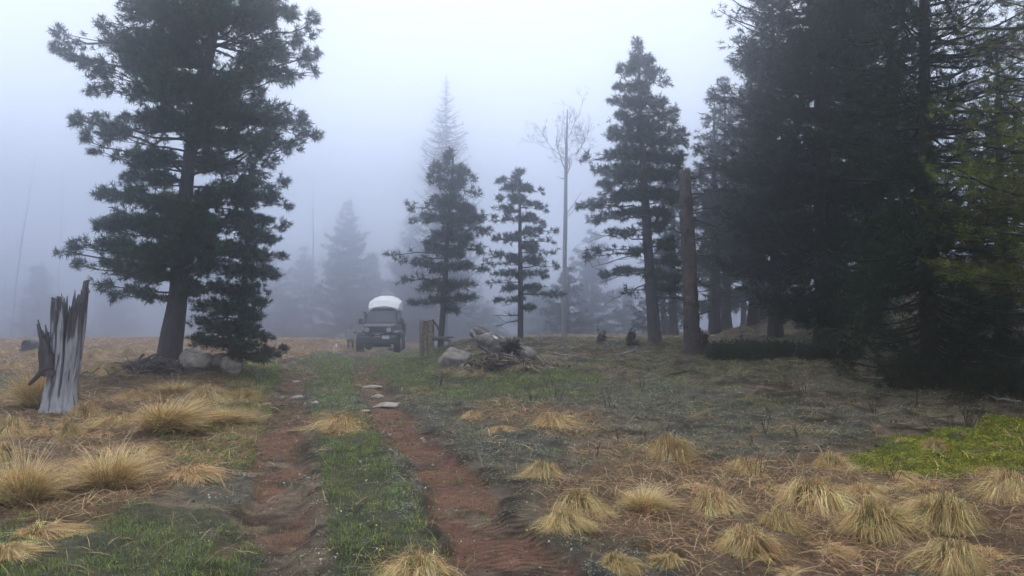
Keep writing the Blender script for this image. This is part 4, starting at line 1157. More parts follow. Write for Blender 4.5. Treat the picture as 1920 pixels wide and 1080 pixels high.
def log_mesh(name, label, cat, A, B, r0, r1, seed, hollow=True, col=((.17, .15, .145), (.07, .058, .055), (.40, .38, .38)), roots=True):
    rng = np.random.default_rng(seed)
    A = np.array(A, float); B = np.array(B, float); Ln = np.linalg.norm(B - A)
    mid = (A + B) / 2; E = empty(name, mid); tag(E, label, cat)
    ax = (B - A) / Ln; s1 = unit(np.cross(ax, (0, 0, 1.0))); s2 = np.cross(s1, ax)
    S = 56; K = 44; th = np.arange(S) * 2 * math.pi / S; V = []; C = []
    for k in np.linspace(0, 1, K):
        r = (r0 * (1 - k) + r1 * k) * (1 + .30 * (fbm(th * 1.6, k * Ln * 2.2 + 0 * th, 4, seed) - .5) + .18 * (fbm(th * 4, k * Ln * 7 + 0 * th, 3, seed + 1) - .5))
        if k > .9: r = r * (1 + .25 * rng.random(S) * (k - .9) * 10)
        along = k * Ln + (rng.uniform(-.10, .14, S) if k in (0., 1.) else 0)
        bend = .05 * math.sin(k * 5)
        V.append((A - mid) + ax[None] * (along * np.ones(S))[:, None] + s1[None] * (r * np.cos(th))[:, None] + s2[None] * (r * np.sin(th) + bend)[:, None])
        a = fbm(th * 2.2, k * Ln * 3 + 0 * th, 4, seed + 5)[:, None]; b = fbm(th * 1.4 + 5, k * Ln * 1.3 + 0 * th, 3, seed + 6)[:, None]
        c = np.where(a > .5, np.array(col[0]), np.array(col[1])); c = np.where(b > .60, np.array(col[2]), c)
        C.append(c * (.75 + .5 * rng.random((S, 1))))
    if hollow:
        for kk, sc in ((1.0, .78), (.85, .6), (.8, .02)):
            V.append((A - mid) + ax[None] * (Ln * kk) + s1[None] * (r1 * sc * np.cos(th))[:, None] + s2[None] * (r1 * sc * np.sin(th))[:, None]); C.append(np.full((S, 3), .022))
    n = len(V); i = np.arange(n - 1)[:, None] * S; j = np.arange(S)[None]; j2 = (j + 1) % S
    Q = np.stack((i + j, i + j2, i + S + j2, i + S + j), -1).reshape(-1, 4)
    link_mesh("trunk", quad_mesh("trunk", np.vstack(V), Q, np.vstack(C)), M_LOG, E, True)
    if roots:
        t = Tubes()
        for k in range(9):
            a_ = k * .7 + rng.uniform(0, .5); p = (B - mid) + s1 * math.cos(a_) * r1 * .9 + s2 * math.sin(a_) * r1 * .9
            e = p + (s1 * math.cos(a_) + s2 * math.sin(a_)) * rng.uniform(.03, .13) + (s1 * -math.sin(a_) + s2 * math.cos(a_)) * rng.uniform(-.15, .15) + ax * rng.uniform(-.05, .12)
            t.add(np.array((p - ax * .15, p, (p + e) / 2 + .02 * rng.standard_normal(3), e)), [.08, .075, .05, .02], 7, np.array((.075, .065, .062)) * rng.uniform(.6, 2))
        t.build("root_stubs", M_DEAD, E)
    return E
log_mesh("fallen_log", "rotten dark log on the bank with its torn black root end facing the camera", "log", P(908, 640, 18.6), P(958, 660, 17.3), .20, .30, 92)
log_mesh("fallen_log", "upper rotten log tilted up behind the dark torn one, with pale peeling stripes", "log", P(893, 622, 19.0), P(930, 655, 18.2), .17, .19, 95, roots=False, hollow=False)
def simple_sticks(lst):
    for nm, lab, pts, D, w, c in lst:
        t = Tubes(); W_ = np.array([P(a, b, D + dd) for a, b, dd in pts])
        q = np.linspace(0, 1, 9); s = np.linspace(0, 1, len(W_))
        pp = np.stack([np.interp(q, s, W_[:, i]) for i in range(3)], -1) + np.random.default_rng(int(D * 10)).standard_normal((9, 3)) * .008
        r = w * D / F / 2
        t.add(pp, np.linspace(r, r * .5, 9), 7, c)
        if len(pts) > 2:
            m = pp[4]; t.add(np.array((m, m + (pp[6] - pp[2]) * .3 + np.array((0, 0, .08)))), [r * .6, r * .3], 5, c)
        tag(t.build(nm, M_DEAD), lab, "branch")
def on(px, py, up=0.0):
    x, y = ground_hit(px, py); return x, y, Hs(x, y) + up
def ground_stick(label, pts, w, c, up=.03, name="fallen_branch"):
    W_ = np.array([on(a, b, up) for a, b in pts]); rng = np.random.default_rng(int(pts[0][0]))
    q = np.linspace(0, 1, 10); s = np.linspace(0, 1, len(W_))
    pp = np.stack([np.interp(q, s, W_[:, i]) for i in range(3)], -1) + rng.standard_normal((10, 3)) * .012
    pp[:, 2] = np.maximum(pp[:, 2], [Hs(a, b) + up * .6 for a, b in pp[:, :2]])
    r = w * W_[0][1] / F / 2; t = Tubes()
    t.add(pp, np.linspace(r, r * .45, 10), 7, c)
    for k in (3, 6):
        d = unit(pp[k + 2] - pp[k - 2]); e = pp[k] + d * .18 + np.array((rng.normal() * .12, rng.normal() * .12, .10))
        t.add(np.array((pp[k], (pp[k] + e) / 2, e)), [r * .5, r * .35, r * .15], 5, c)
    tag(t.build(name, M_DEAD), label, "branch")
ground_stick("pale bare log lying flat on the dark slope below the gappy fir", [(1610, 714), (1640, 713), (1672, 717)], 6, (.34, .33, .33), .05, "fallen_log")
ground_stick("thin dark branch lying on the slope below the low juniper", [(1255, 705), (1290, 701), (1312, 694)], 4, (.05, .045, .045))
ground_stick("forked grey branch lying right of the rotten logs", [(1040, 664), (1075, 668), (1110, 674)], 4, (.24, .22, .21))
ground_stick("pale branch at the right edge below the dark spreading boughs", [(1855, 745), (1885, 756), (1915, 758)], 5, (.30, .29, .29))
ground_stick("brown branch lying on the bank beneath the black root end", [(1000, 668), (1030, 690), (1055, 702)], 4, (.20, .18, .17))
ground_stick("short stick on the slope under the bare aspen", [(1120, 640), (1140, 650), (1158, 658)], 5, (.12, .11, .11))
ground_stick("pale twisted stick pile crumb beside the tall pointed fir's foot", [(1165, 668), (1185, 660), (1205, 655)], 5, (.26, .24, .23))

# brush pile at the pine's foot
def brush_pile(px, py, seed, label, k_col, wx, n):
    rng = np.random.default_rng(seed); x, y = ground_hit(px, py); z = Hs(x, y)
    t = Tubes()
    for k in range(n):
        L_ = rng.uniform(.15, .55); a = rng.uniform(0, 6.28); c = np.array((rng.normal() * .55 * wx, rng.normal() * .3 * wx, 0)); c[2] = (.04 + .26 * rng.random()) * math.exp(-(c[0] / (.8 * wx)) ** 2)
        d = np.array((math.cos(a), math.sin(a), rng.normal() * .35)) * L_ / 2
        cc = np.array(k_col) * rng.uniform(.6, 3.0)
        t.add(np.array((c - d, c - d * .3 + .04 * rng.standard_normal(3), c + d * .4 + .04 * rng.standard_normal(3), c + d)), np.array((.02, .018, .014, .005)) * rng.uniform(.5, 1.6), 5, cc)
    o = t.build("brush_pile", M_DEAD); o.location = (x, y + .2, z)
    tag(o, label, "brush pile")
brush_pile(275, 700, 97, "dark tangled heap of dead sticks at the big pine's left foot", (.05, .042, .042), 1.0, 150)
brush_pile(945, 690, 98, "brown tangle of broken roots and sticks under the black root end", (.085, .065, .052), .95, 190)

# ------------------------------------------------------------------ rocks
def rock_mat(name, c0, c1, moss=.0):
    m, t, b = new_mat(name); N = t.nodes.new; Lk = t.links.new
    tc = N("ShaderNodeTexCoord"); n = N("ShaderNodeTexNoise"); n.inputs["Scale"].default_value = 8; n.inputs["Detail"].default_value = 9; n.inputs["Roughness"].default_value = .72
    r = N("ShaderNodeValToRGB"); r.color_ramp.elements[0].position = .36; r.color_ramp.elements[1].position = .62
    r.color_ramp.elements[0].color = (*c0, 1); r.color_ramp.elements[1].color = (*c1, 1)
    Lk(tc.outputs["Object"], n.inputs["Vector"]); Lk(n.outputs["Fac"], r.inputs[0]); Lk(r.outputs[0], b.inputs["Base Color"])
    bp = N("ShaderNodeBump"); bp.inputs["Strength"].default_value = .6; bp.inputs["Distance"].default_value = .04; Lk(n.outputs["Fac"], bp.inputs["Height"]); Lk(bp.outputs[0], b.inputs["Normal"])
    b.inputs["Roughness"].default_value = .8
    return m
M_ROCK = rock_mat("lichen_rock", (.10, .082, .07), (.36, .32, .285))
M_FLAT = rock_mat("pale_flat_stone", (.20, .165, .15), (.42, .37, .345))
M_HILL = rock_mat("dark_rock", (.07, .07, .075), (.22, .22, .23))
def rock(px, py, wpx, hpx, label, seed, mat=None, depth=.8, group=None, xyz=None, sink=.25, name="boulder", cat="rock"):
    rng = np.random.default_rng(seed)
    if xyz is None:
        x, y = ground_hit(px, py); z = Hs(x, y)
    else: x, y, z = xyz
    k = y / F; rx = wpx * k / 2; rz = hpx * k / (2 - sink * 1.2); ry = rx * depth
    bm = bmesh.new(); bmesh.ops.create_icosphere(bm, subdivisions=4, radius=1.0)
    for v in list(bm.verts): pass
    co = np.array([v.co[:] for v in bm.verts])
    for i in range(9):
        nrm = unit(rng.standard_normal(3) * np.array((1, 1, .8))); dd = rng.uniform(.55, .85)
        over = np.maximum(co @ nrm - dd, 0); co = co - over[:, None] * nrm[None] * .92
    nz = (fbm(co[:, 0] * 2.5 + seed, co[:, 1] * 2.5 + co[:, 2] * 2.1, 4, seed) - .5)
    nz2 = fbm(co[:, 0] * 8 + co[:, 2] * 5, co[:, 1] * 8 - co[:, 2] * 6, 3, seed + 3) - .5
    co = co * (1 + .26 * nz[:, None] + .09 * nz2[:, None])
    for v, c in zip(bm.verts, co): v.co = Vector((c[0] * rx, c[1] * ry, c[2] * rz))
    me = bpy.data.meshes.new(name); bm.to_mesh(me); bm.free()
    o = link_mesh(name, me, mat or M_ROCK, None, True)
    o.location = (x, y + ry * .4, z + rz * (1 - sink * 1.6)); o.rotation_euler = (0, 0, 0)
    return tag(o, label, cat, group)
rock(360, 698, 72, 44, "largest pale boulder at the foot of the big pine", 1)
rock(402, 694, 60, 38, "brown creased boulder in the middle of the three under the young fir", 2)
rock(433, 704, 42, 40, "rounded grey boulder standing upright at the right under the young fir", 3)
rock(345, 672, 50, 26, "boulder tucked behind the largest pale one beside the pine trunk", 4)
rock(298, 690, 26, 16, "small grey rock between the brush pile and the pine trunk", 5)
rock(850, 688, 66, 44, "pale lichen-covered boulder left of the rotten logs", 6)
rock(872, 697, 22, 14, "small white stone at the foot of the lichen-covered boulder", 7, M_FLAT)
rock(985, 676, 40, 26, "pale rock beneath the black root end of the log", 8)
rock(945, 690, 30, 18, "small brown rock in the earth below the log", 9)
rock(812, 652, 26, 8, "flat pale stone beneath the short stump", 10, M_FLAT)
rock(835, 650, 16, 9, "small pale stone right of the short stump", 11, M_FLAT)
rock(740, 658, 34, 10, "stone in the grass hiding the truck's right wheel", 12)
FS = [(697, 724, 40, 8, "upper pale flat stone in the far part of the right rut"), (722, 757, 52, 9, "largest pale flat stone in the right rut"), (708, 738, 26, 6, "grey flat stone between the two big ones in the right rut"),
      (744, 755, 16, 5, "small pale stone on the right of the largest flat stone"), (684, 776, 18, 6, "small pale stone on the left bank of the right rut"), (558, 742, 26, 7, "flat pale stone at the right bank of the far left rut"),
      (528, 741, 14, 5, "small pale stone in the middle of the far left rut"), (590, 762, 22, 7, "half-buried grey stone on the strip by the left rut"), (552, 712, 18, 5, "far small stone in the left rut near the boulders"),
      (730, 812, 10, 6, "tiny pale pebble in the right rut"), (792, 815, 12, 6, "white pebble on the right bank of the right rut"), (545, 672, 22, 4, "faint flat stone in the left rut near the fog")]
for i, (a, b, w, h, lab) in enumerate(FS):
    rock(a, b, w, h * 1.15, lab, 20 + i, M_FLAT, .9, "flat stones in the ruts", sink=.45, name="flat_stone", cat="stone")
HR = [(1600, 606, 60, 34, 30), (1650, 602, 70, 40, 31), (1690, 596, 60, 40, 33), (1625, 585, 60, 34, 36), (1730, 612, 70, 36, 30), (1790, 590, 70, 50, 32), (1575, 622, 44, 24, 29), (1680, 625, 46, 26, 28), (1850, 600, 90, 60, 31), (1760, 560, 90, 50, 36), (1890, 570, 80, 60, 34), (1640, 630, 34, 18, 27), (1500, 640, 36, 16, 29), (1830, 640, 60, 30, 27)]
for i, (a, b, w, h, D) in enumerate(HR):
    x = (a - 960) / F * D
    rock(0, 0, w, h, "dark grey rock on the rocky rise behind the gappy fir", 40 + i, M_HILL, .9, "rocks on the rise", (x, D, float(hbase(x, D))), .2)
rngR = np.random.default_rng(5)
for i in range(60):
    px = rngR.uniform(560, 1900); py = rngR.uniform(690, 900)
    rock(px, py, rngR.uniform(3, 7) * (py - 590) / 170, rngR.uniform(2, 4) * (py - 590) / 170, "small grey pebble lying loose on the soil", 70 + i, M_FLAT if rngR.random() < .15 else M_ROCK, .9, "pebbles on the soil", name="pebble", cat="pebble", sink=.3)

# ------------------------------------------------------------------ low evergreens, saplings and bare shrubs
def low_evergreen(label, px, py, wpx, hpx, seed, base=(.030, .046, .028), name="juniper_bush", cat="bush", D=None, dens=1.0):
    rng = np.random.default_rng(seed)
    if D is None: x, y = ground_hit(px, py)
    else: x, y = (px - 960) / F * D, D
    k = y / F; w = wpx * k / 2; h = hpx * k; z = float(hbase(x, y))
    E = empty(name, (x, y, z)); tag(E, label, cat)
    lb = Tubes(); tc, td = [], []
    for i in range(int(46 * dens)):
        a = rng.uniform(0, 6.28); r = rng.uniform(.25, 1.0) ** .7
        e = np.array((math.cos(a) * w * r, math.sin(a) * w * .6 * r, h * rng.uniform(.25, 1.0) * (1.05 - .55 * r)))
        e[2] += float(hbase(x + e[0], y + e[1])) - z
        q = np.linspace(0, 1, 6)[:, None]; o = np.array((e[0] * .25, e[1] * .25, 0))
        path = o * (1 - q) + e * q; path[:, 2] += .12 * h * np.sin(q[:, 0] * 3.1)
        lb.add(path, np.linspace(.018, .005, 6), 4, (.07, .055, .05))
        n = int(26)
        t = .35 + .65 * rng.random(n); pos = np.stack([np.interp(t, q[:, 0], path[:, c]) for c in range(3)], -1) + rng.standard_normal((n, 3)) * .09 * min(1, w)
        d = unit(e + np.array((0, 0, .25)))[None] + rng.standard_normal((n, 3)) * .5
        tc.append(pos); td.append(d)
    lb.build("stems", M_TWIG, E)
    crown_obj("foliage", np.vstack(tc), np.vstack(td), E, rng, tl=.10, n=16, ln=.08, w=max(.010, k * .75), base=base)
low_evergreen("low dark juniper spreading at the broken snag's foot", 1390, 672, 150, 30, 110)
low_evergreen("second low juniper right of the broken snag's foot, darker", 1465, 668, 90, 26, 111)
low_evergreen("dark spreading evergreen under the gappy fir at the right", 1760, 728, 210, 60, 112, (.028, .042, .027))
low_evergreen("dark spreading evergreen at the right edge of the picture", 1900, 745, 210, 80, 113, (.028, .042, .027))
low_evergreen("dark evergreen mound beneath the largest fir", 1560, 672, 120, 20, 114, (.028, .042, .027))
for (px, py, hpx, lab, sd) in [(1185, 648, 26, "tiny spruce sapling left of the tall pointed fir's foot", 120), (1128, 644, 18, "tinier spruce sapling leaning beside a stick under the aspen", 121), (1318, 660, 34, "small dark sapling hugging the broken snag's foot", 122)]:
    x, y = ground_hit(px, py); h = hpx * y / F
    fir("spruce_sapling", lab, "sapling", (x, y, Hs(x, y) + .05), h, prof_pts([(0, h * .45), (h, .03)]), .03, sd, .015, spacing=.08, nb=6, dens=40, droop=.1, tuft=dict(tl=.05, n=10, ln=.05, w=.014), base=(.03, .048, .034))

def bare_shrub(px, py, hpx, n, label, seed, group=None, c=(.06, .045, .042)):
    rng = np.random.default_rng(seed); x, y = ground_hit(px, py); h = hpx * y / F; t = Tubes()
    rmin = .0028 * max(1, y / 7)
    for i in range(n):
        a = rng.uniform(0, 6.28); s = rng.uniform(.1, .45)
        b = np.array((rng.normal() * .03, rng.normal() * .03, -.03)); e = b + np.array((math.cos(a) * s, math.sin(a) * s, 1)) * h * rng.uniform(.6, 1.0)
        q = np.linspace(0, 1, 6)[:, None]; p = b * (1 - q) + e * q + rng.standard_normal((6, 3)) * .02 * h * np.sin(q * 3); p[:, 2] = np.maximum(p[:, 2], -.03)
        t.add(p, np.linspace(rmin * 1.4, rmin * .6, 6), 4, c)
        for k in range(3):
            j = rng.integers(2, 6); e2 = p[j] + (unit(rng.standard_normal(3)) * .6 + np.array((0, 0, .7))) * h * rng.uniform(.12, .28)
            t.add(np.array((p[j], e2)), [rmin * .8, rmin * .5], 3, c)
    o = t.build("bare_shrub", M_TWIG); o.location = (x, y, Hs(x, y))
    tag(o, label, "shrub", group)
bare_shrub(1820, 802, 62, 16, "upright bare twiggy shrub behind the moss patch at the right", 130, c=(.10, .075, .055))
bare_shrub(1640, 780, 40, 6, "sparse bare shrub left of the upright twiggy one", 131)
bare_shrub(1425, 905, 62, 5, "dark bare twigs poking from the twiggy straw tussock", 132)
bare_shrub(1675, 905, 60, 5, "dark bare twigs at the near rim of the moss patch", 133)
bare_shrub(1330, 965, 55, 4, "dark bare twigs standing left of the dense tussock group", 134)
bare_shrub(905, 745, 55, 2, "single thin stalk below the rotten log", 135, c=(.18, .16, .13))
bare_shrub(822, 728, 34, 3, "few thin stems on the bank under the pale boulder", 136)
bare_shrub(1490, 672, 46, 1, "single pale stake-like dead stem below the largest fir", 137, c=(.25, .22, .2))
bare_shrub(1880, 770, 50, 2, "thin dead stems in front of the right-edge evergreen", 138, c=(.16, .14, .13))
for i in range(26):
    bare_shrub(rngR.uniform(980, 1860), rngR.uniform(720, 900), rngR.uniform(22, 44), int(rngR.integers(2, 5)), "thin leafless twigs standing on the dark slope", 140 + i, "bare twigs on the slope")

# small flowers
fm = bmesh.new(); bmesh.ops.create_icosphere(fm, subdivisions=1, radius=.006)
for a in range(5):
    ang = a * 2 * math.pi / 5
    vs = [fm.verts.new((math.cos(ang + d) * r, math.sin(ang + d) * r, z)) for d, r, z in ((-.35, .006, .001), (-.4, .014, .004), (0, .017, .003), (.4, .014, .004), (.35, .006, .001))]
    fm.faces.new(vs)
st = bmesh.ops.create_cone(fm, segments=5, radius1=.0016, radius2=.0012, depth=.05, matrix=Matrix.Translation((0, 0, -.027)))
fme = {}
for nm, c in (("pale", (.75, .74, .62)), ("yellow", (.75, .68, .12))):
    me = bpy.data.meshes.new("wildflower_" + nm); fm.to_mesh(me); me.materials.append(plain("petal_" + nm, c, .5)); fme[nm] = me
fm.free()
rf = np.random.default_rng(9); cnt = 0
CL = [(590, 880), (645, 975), (700, 905), (690, 860), (770, 880), (810, 950), (600, 955), (560, 900), (840, 1010), (690, 1010), (590, 1060), (640, 1055), (740, 870), (880, 870), (930, 890), (995, 965), (1040, 1020), (430, 900), (470, 890), (400, 950), (1000, 1000), (720, 1040), (650, 800), (760, 840)]
for (a, b) in CL:
    for k in range(int(rf.integers(2, 6))):
        x, y = ground_hit(a + rf.normal() * 14, b + rf.normal() * 8)
        nm = "yellow" if rf.random() < .35 else "pale"
        o = bpy.data.objects.new("wildflower", fme[nm]); COL.objects.link(o)
        o.location = (x, y, Hs(x, y) + .045 + .03 * rf.random()); o.rotation_euler = (rf.normal() * .5 - .3, rf.normal() * .5, rf.random() * 6); s = rf.uniform(.35, .6); o.scale = (s, s, s)
        tag(o, "tiny %s flower in the grass beside the ruts" % ("yellow" if nm == "yellow" else "whitish"), "flower", "yellow flowers by the ruts" if nm == "yellow" else "whitish flowers by the ruts")

# ------------------------------------------------------------------ the truck
def truck():
    D = 36.0; x0 = P(708, 664, D)[0]; gz = P(708, 664, D)[2]
    E = empty("pickup_truck", (x0, D, gz), math.radians(5)); tag(E, "dark off-road truck with headlights towards the camera, parked on the track in fog", "truck")
    E.scale = (1.12, 1.12, 1.12)
    body_m = plain("dark_blue_paint", (.022, .028, .045), .55, 0, .35); black = plain("black_plastic", (.02, .02, .022), .6); glass = plain("windscreen_glass", (.05, .06, .07), .08, 0, .8)
    lamp = plain("headlight_lens", (.55, .57, .6), .15); chrome = plain("silver_trim", (.5, .52, .55), .3, .6); white = plain("white_shell", (.82, .83, .85), .5); rub = plain("tyre_rubber", (.018, .018, .018), .8); plate = plain("plate_white", (.75, .76, .78), .5)
    hoodm = plain("hood_paint", (.028, .034, .052), .45)
    def poly(name, secs, mat, parent, bev=.03, seg=2):
        """loft through y-sections: each (y, [(x, z)...]) of equal length"""
        bm = bmesh.new(); rings = [[bm.verts.new((x, y, z)) for x, z in pts] for y, pts in secs]
        n = len(rings[0])
        for a, b in zip(rings, rings[1:]):
            for i in range(n): bm.faces.new((a[i], a[(i + 1) % n], b[(i + 1) % n], b[i]))
        bm.faces.new(rings[0][::-1]); bm.faces.new(rings[-1])
        bmesh.ops.recalc_face_normals(bm, faces=bm.faces)
        if bev: bmesh.ops.bevel(bm, geom=list(bm.edges), offset=bev, segments=seg, affect='EDGES', clamp_overlap=True)
        me = bpy.data.meshes.new(name); bm.to_mesh(me); bm.free()
        return link_mesh(name, me, mat, parent)
    def box(name, x, y, z, sx, sy, sz, mat, parent, bev=.02):
        return poly(name, [(y - sy / 2, [(x - sx / 2, z - sz / 2), (x + sx / 2, z - sz / 2), (x + sx / 2, z + sz / 2), (x - sx / 2, z + sz / 2)]), (y + sy / 2, [(x - sx / 2, z - sz / 2), (x + sx / 2, z - sz / 2), (x + sx / 2, z + sz / 2), (x - sx / 2, z + sz / 2)])], mat, parent, bev)
    def cyl(name, c, r, w, axis, mat, parent, seg=28, bev=.02):
        bm = bmesh.new(); rot = Matrix.Rotation(math.pi / 2, 4, 'Y') if axis == 'x' else Matrix.Rotation(math.pi / 2, 4, 'X')
        bmesh.ops.create_cone(bm, cap_ends=True, segments=seg, radius1=r, radius2=r, depth=w, matrix=Matrix.Translation(c) @ rot)
        if bev: bmesh.ops.bevel(bm, geom=[e for e in bm.edges if len(e.link_faces) == 2 and e.calc_face_angle(0) > 1], offset=bev, segments=2, affect='EDGES')
        me = bpy.data.meshes.new(name); bm.to_mesh(me); bm.free(); return link_mesh(name, me, mat, parent)
    def sec(w, z0, z1, t=0): return [(-w / 2, z0), (w / 2, z0), (w / 2 - t, z1), (-w / 2 + t, z1)]
    # lower body and engine box, cab, bed
    poly("body", [(.12, sec(1.22, .62, 1.17, .04)), (1.55, sec(1.46, .62, 1.25, .05)), (2.0, sec(1.50, .55, 1.28, .03)), (5.2, sec(1.60, .55, 1.28, .02))], body_m, E, .04)
    poly("hood", [(.06, sec(1.20, 1.176, 1.215, .05)), (.6, sec(1.28, 1.20, 1.26, .08)), (1.5, sec(1.42, 1.255, 1.31, .10))], hoodm, E, .015)
    box("hood_sky_glint", 0, .045, 1.205, 1.20, .03, .035, chrome, E, .01)  # bright strip imitating sky reflected along the hood's front edge
    poly("cab", [(1.62, sec(1.44, 1.285, 1.32, .02)), (2.0, sec(1.42, 1.285, 1.83, .10)), (3.5, sec(1.42, 1.285, 1.86, .09))], body_m, E, .05)
    poly("windscreen", [(1.60, sec(1.24, 1.335, 1.345, .0)), (1.90, sec(1.18, 1.77, 1.78, .0)), (1.93, sec(1.18, 1.76, 1.77, .0)), (1.66, sec(1.24, 1.33, 1.335, .0))], glass, E, 0)
    g = box("grille", 0, .085, 1.02, .62, .06, .26, black, E, .015)
    for i in range(7): box("grille_bar", -.24 + i * .08, .045, 1.02, .028, .03, .24, hoodm, g, .008)
    for s in (-1, 1):
        h = cyl("headlight", (s * .465, .07, 1.04), .105, .08, 'y', lamp, E); cyl("headlight_ring", (s * .465, .085, 1.04), .125, .06, 'y', black, h)
        poly("fender", [(.10, sec(.40, .90, .97, .02)), (1.5, sec(.42, .92, 1.02, .02))], black, E, .02).location.x = s * .80
        box("turn_signal", s * .80, .075, .955, .22, .05, .05, lamp, E, .01)
        m = box("mirror", s * .92, 1.75, 1.38, .20, .12, .26, black, E, .03); box("mirror_arm", s * .78, 1.75, 1.30, .18, .05, .05, black, m, .01)
        box("side_window", s * .705, 2.7, 1.56, .02, 1.2, .34, glass, E, .005)
        for y in (.62, 4.2):
            w = cyl("wheel", (s * .80, y, .43), .43, .30, 'x', rub, E, 36, .05); cyl("rim", (s * .955, y, .43), .23, .03, 'x', chrome, w, 24, .01)
    b = poly("bumper", [(-.28, sec(1.50, .48, .72, .03)), (-.05, sec(1.78, .42, .80, .02)), (.10, sec(1.80, .42, .80, .02))], black, E, .03)
    poly("skid_plate", [(-.02, sec(1.2, .30, .44, .08)), (.5, sec(1.2, .30, .44, .1))], black, E, .02)
    box("number_plate", .36, -.30, .73, .31, .02, .14, plate, E, .006)
    w = cyl("winch", (0, -.10, .84), .09, .5, 'x', black, E)
    for k in range(2):
        t = Tubes(); th = np.linspace(.35, math.pi - .35, 9)
        t.add(np.stack((.14 * np.cos(th) * (1 - .3 * k), np.full(9, -.32), .70 + .07 * np.sin(th) + .085 * k), -1), .016, 6, (.7, .72, .75)); o = t.build("tow_hook", chrome, E)
    t = Tubes(); t.add(np.array(((-.70, 1.35, 1.15), (-.72, 1.5, 1.3), (-.72, 1.7, 1.65), (-.72, 1.70, 1.74))), .045, 10, (.02, .02, .02), cap=True); s_ = t.build("snorkel", black, E); box("snorkel_head", -.72, 1.66, 1.77, .13, .16, .13, black, s_, .02)
    # white domed shell over the bed
    def dome(w, zb, zs, zt): return [(-w / 2, zb), (-w * .30, zb + .16), (0, zb + .22), (w * .30, zb + .16), (w / 2, zb), (w / 2 + .03, zs), (w * .36, zs + (zt - zs) * .62), (w * .14, zt), (-w * .14, zt), (-w * .36, zs + (zt - zs) * .62), (-w / 2 - .03, zs)]
    poly("camper_shell", [(2.9, dome(1.30, 1.90, 1.96, 2.06)), (3.3, dome(1.40, 1.90, 2.18, 2.38)), (4.0, dome(1.44, 1.90, 2.32, 2.60)), (5.3, dome(1.46, 1.90, 2.34, 2.64))], white, E, .02)
    poly("bed_cap", [(3.50, sec(1.5, 1.28, 2.0, .06)), (5.25, sec(1.5, 1.28, 2.0, .06))], body_m, E, .03)
    for s in (-1, 1):
        box("storage_box", s * .84, 4.9, .95, .18, .9, .62, body_m, E, .03)
truck()

